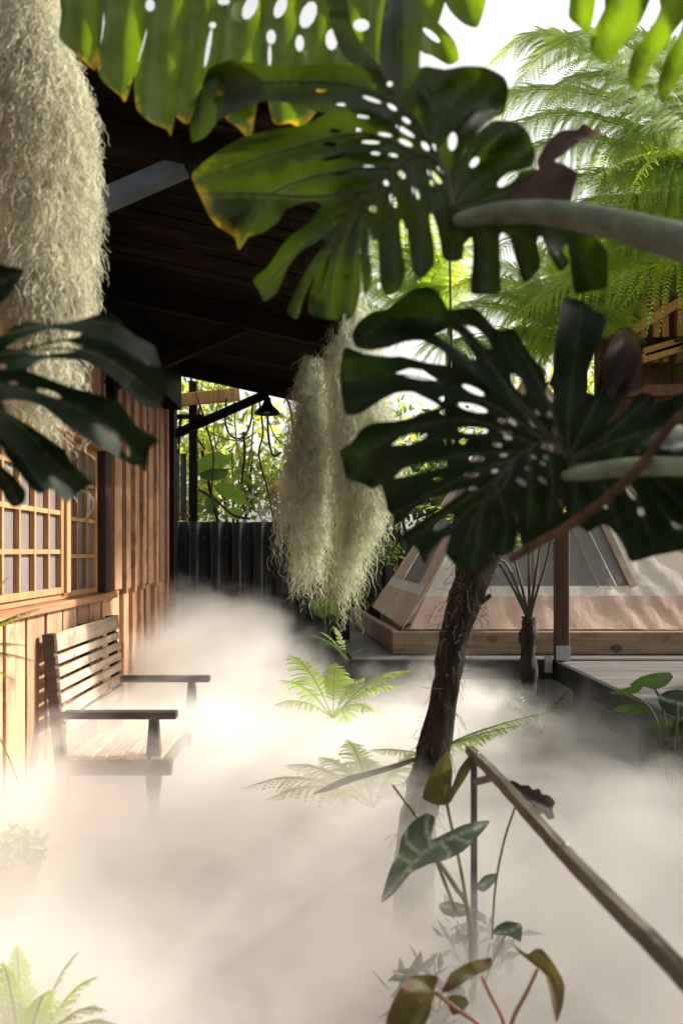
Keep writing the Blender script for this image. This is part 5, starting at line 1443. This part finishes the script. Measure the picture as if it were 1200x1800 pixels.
# broad philodendron leaves over the fence
ph_ = thing('philodendron', 'philodendron with broad green leaves climbing over the fence', 'plant', (-1.25, 9.1, 0))
for i, poly in enumerate(([(340, 829), (350, 810), (364, 798), (384, 793), (397, 800), (408, 797), (405, 812), (392, 822), (368, 827)], [(350, 832), (375, 824), (403, 824), (395, 840), (372, 846), (355, 842)],
                          [(376, 856), (386, 848), (402, 850), (418, 856), (430, 872), (434, 888), (416, 882), (398, 874), (384, 868)], [(335, 790), (346, 784), (350, 805), (342, 815)], [(395, 905), (410, 890), (428, 900), (420, 915)], [(360, 880), (374, 868), (386, 885), (376, 905), (364, 900)])):
    flat_leaf('leaf', M['lime'] if i % 2 == 0 else M['leaf_mid'], ph_, poly, 9.0, tilt=(.3, .4), bend=.1, step=5)
MB().tube(spline([(-1.25, 9.1, 0), (-1.2, 9.1, 1.6), (-1.3, 9.05, 2.2), (-1.4, 9.05, 2.7)], 14), .018, 7).build('stem', M['bark'], ph_, True)
# hanging vines
vine_curves = [[(415, 660), (412, 720), (418, 790), (432, 830), (440, 800), (446, 740)], [(445, 700), (440, 745), (425, 770), (405, 765), (396, 740), (398, 700)], [(470, 725), (472, 770), (480, 800), (495, 795)], [(472, 740), (485, 770), (505, 785), (515, 780)],
               [(345, 690), (360, 740), (375, 800), (372, 870), (385, 905)], [(350, 860), (380, 880), (410, 905), (440, 912)], [(340, 730), (370, 760), (420, 775), (450, 760)], [(500, 690), (510, 720), (515, 760)], [(428, 760), (430, 800), (424, 850)], [(386, 660), (384, 700), (376, 760), (388, 820)],
               [(455, 700), (462, 760), (455, 800), (470, 860), (480, 910)], [(335, 665), (352, 700), (345, 760), (360, 790)]]
vine_labels = ['pale vine making a long hook under the middle of the brace', 'dark vine bent into a round loop below the brace', 'dark vine falling straight down from the pendant lamp',
               'pale vine swinging from the lamp towards the moss', 'dark vine running down past the broad leaves', 'dark vine creeping along above the fence top', 'pale vine sagging across below the brace',
               'short dark vine hanging between lamp and moss', 'short dark vine hanging straight below the loop', 'pale vine hanging from the rafter left of the brace top', 'dark vine winding down to the fence right of the broad leaves',
               'dark vine twisting down beside the trellis post']
for i, cu in enumerate(vine_curves):
    Yv = 8.7 + .12 * (i % 4)
    w_ = [tuple(P(a_, b_, Yv)) for a_, b_ in cu]
    put(MB().tube(spline(w_, 22), .0085 + .003 * (i % 3), 5).build('hanging_vine', M['vine'] if i % 3 else M['straw'], None, True, w_[0]),
        vine_labels[i], 'vine', 'vines in the gap above the fence')
# thin aerial root
q = [tuple(P(790, 440, 2.4)), tuple(P(792, 560, 2.4)), tuple(P(795, 640, 2.42)), tuple(P(793, 760, 2.4))]
put(MB().tube(spline(q, 12), .004, 6).build('aerial_root', M['vine'], None, True, q[0]), 'thin straight aerial root hanging between the two big monstera leaves', 'root')

# timber building at the right
tb = thing('timber_house', 'orange timber framed house far right behind the ferns', 'house', (6.0, 12, 0))
for i in range(14):
    xx = 4.15 + i * .3
    MB().box((xx, 12.30, 1.0), (xx + .296, 12.34, 6.2), .004).build('wall_board', M['brown_wood'], tb)
for px_ in (1102, 1128, 1150, 1166, 1192, 1240):
    xx = (px_ - CX) / FPX * 12
    MB().box((xx - .05, 11.94, 4.4), (xx + .05, 12.04, 6.0), .004).build('stud', M['orange_wood'], tb)
for a_, b_ in (((1085, 597), (1215, 518)), ((1130, 620), (1215, 596)), ((1100, 640), (1230, 600))):
    MB().bar(P(*a_, 11.85), P(*b_, 11.85), .08, .13, ch=.004).build('brace', M['orange_wood'], tb)
MB().bar(P(1110, 600, 11.9) + Vector((0, 0, -.05)), P(1300, 598, 11.9), .14, .16, ch=.004).build('beam', M['dark_wood'], tb)
MB().bar(P(1080, 690, 11.6), P(1320, 684, 11.6), .2, .16).build('sill_beam', M['brown_wood'], tb)
MB().obox((6.0, 11.9, 6.35), (1, 0, .1), (0, 1, 0), (-.1, 0, 1), 2.4, 1.0, .05).build('roof', M['dark_wood'], tb)


# trees on the garden's far side, plus unseen ones added to block light
def tree(x, y, h, rad, n, ls, mats, label, seed):
    t = thing('tree', label, 'tree', (x, y, 0), 'trees around the garden')
    b = MB()
    b.tube(spline([(x, y, 0), (x + .1, y, h * .3), (x - .1, y + .1, h * .65), (x, y, h)], 14), [max(.03, .2 * (1 - i / 15)) for i in range(14)], 9)
    for k in range(7):
        a_ = k * .9 + seed; q = random.uniform(.5, .9); z0 = h * random.uniform(.45, .75)
        b.tube(spline([(x, y, z0), (x + rad * .4 * math.cos(a_), y + rad * .4 * math.sin(a_), z0 + .5), (x + rad * q * math.cos(a_), y + rad * q * math.sin(a_), z0 + 1.1)], 7), [.07 - .008 * i for i in range(7)], 6)
    b.build('trunk', M['bark'], t, True)
    for i, m in enumerate(mats):
        leaf_cloud('crown', m, t, (x, y, h), (rad, rad, h * .45), n // len(mats), ls, clumps=40, seed=seed * 5 + i, shell=.1)
    return t


tree(-3.5, 17, 4.2, 2.6, 1300, .3, [M['bush_y'], M['bush_g']], 'leafy tree far behind the house', 1)
tree(.8, 19, 4.0, 2.6, 1300, .3, [M['bush_y'], M['bush_g']], 'leafy tree far behind the fence', 2)
tree(5.5, 18, 4.4, 2.8, 1400, .3, [M['bush_g'], M['bush_y']], 'leafy tree far behind the tent', 3)
tree(10.5, 17, 5.0, 3.0, 2400, .32, [M['bush_g'], M['bush_d']], 'leafy tree behind the timber house', 4)
tree(-3.2, -2.6, 3.6, 2.4, 1800, .32, [M['bush_d']], 'added dark tree behind the camera on the left, unseen, blocks sky light', 5)  # this and the next two: unseen, added to cut sky light from behind
tree(1.0, -4.2, 3.8, 2.6, 1800, .32, [M['bush_d']], 'added dark tree behind the camera, unseen, blocks sky light', 6)
tree(4.2, -1.6, 3.8, 2.4, 1800, .32, [M['bush_d'], M['bush_g']], 'added dark tree behind the camera on the right, unseen, blocks sky light', 7)
tree(7.6, 11.2, 5.6, 2.5, 3600, .3, [M['bush_d'], M['bush_g']], 'added tall tree out of view right of the tent, shades mist and tent', 8)  # out of view, added to shade the far mist and the tent
tree(6.0, 4.7, 3.3, 1.8, 2600, .26, [M['bush_d'], M['bush_g']], 'added bushy tree out of view beyond the side deck, shades the mist', 9)  # out of view, added to keep sun off the near right mist
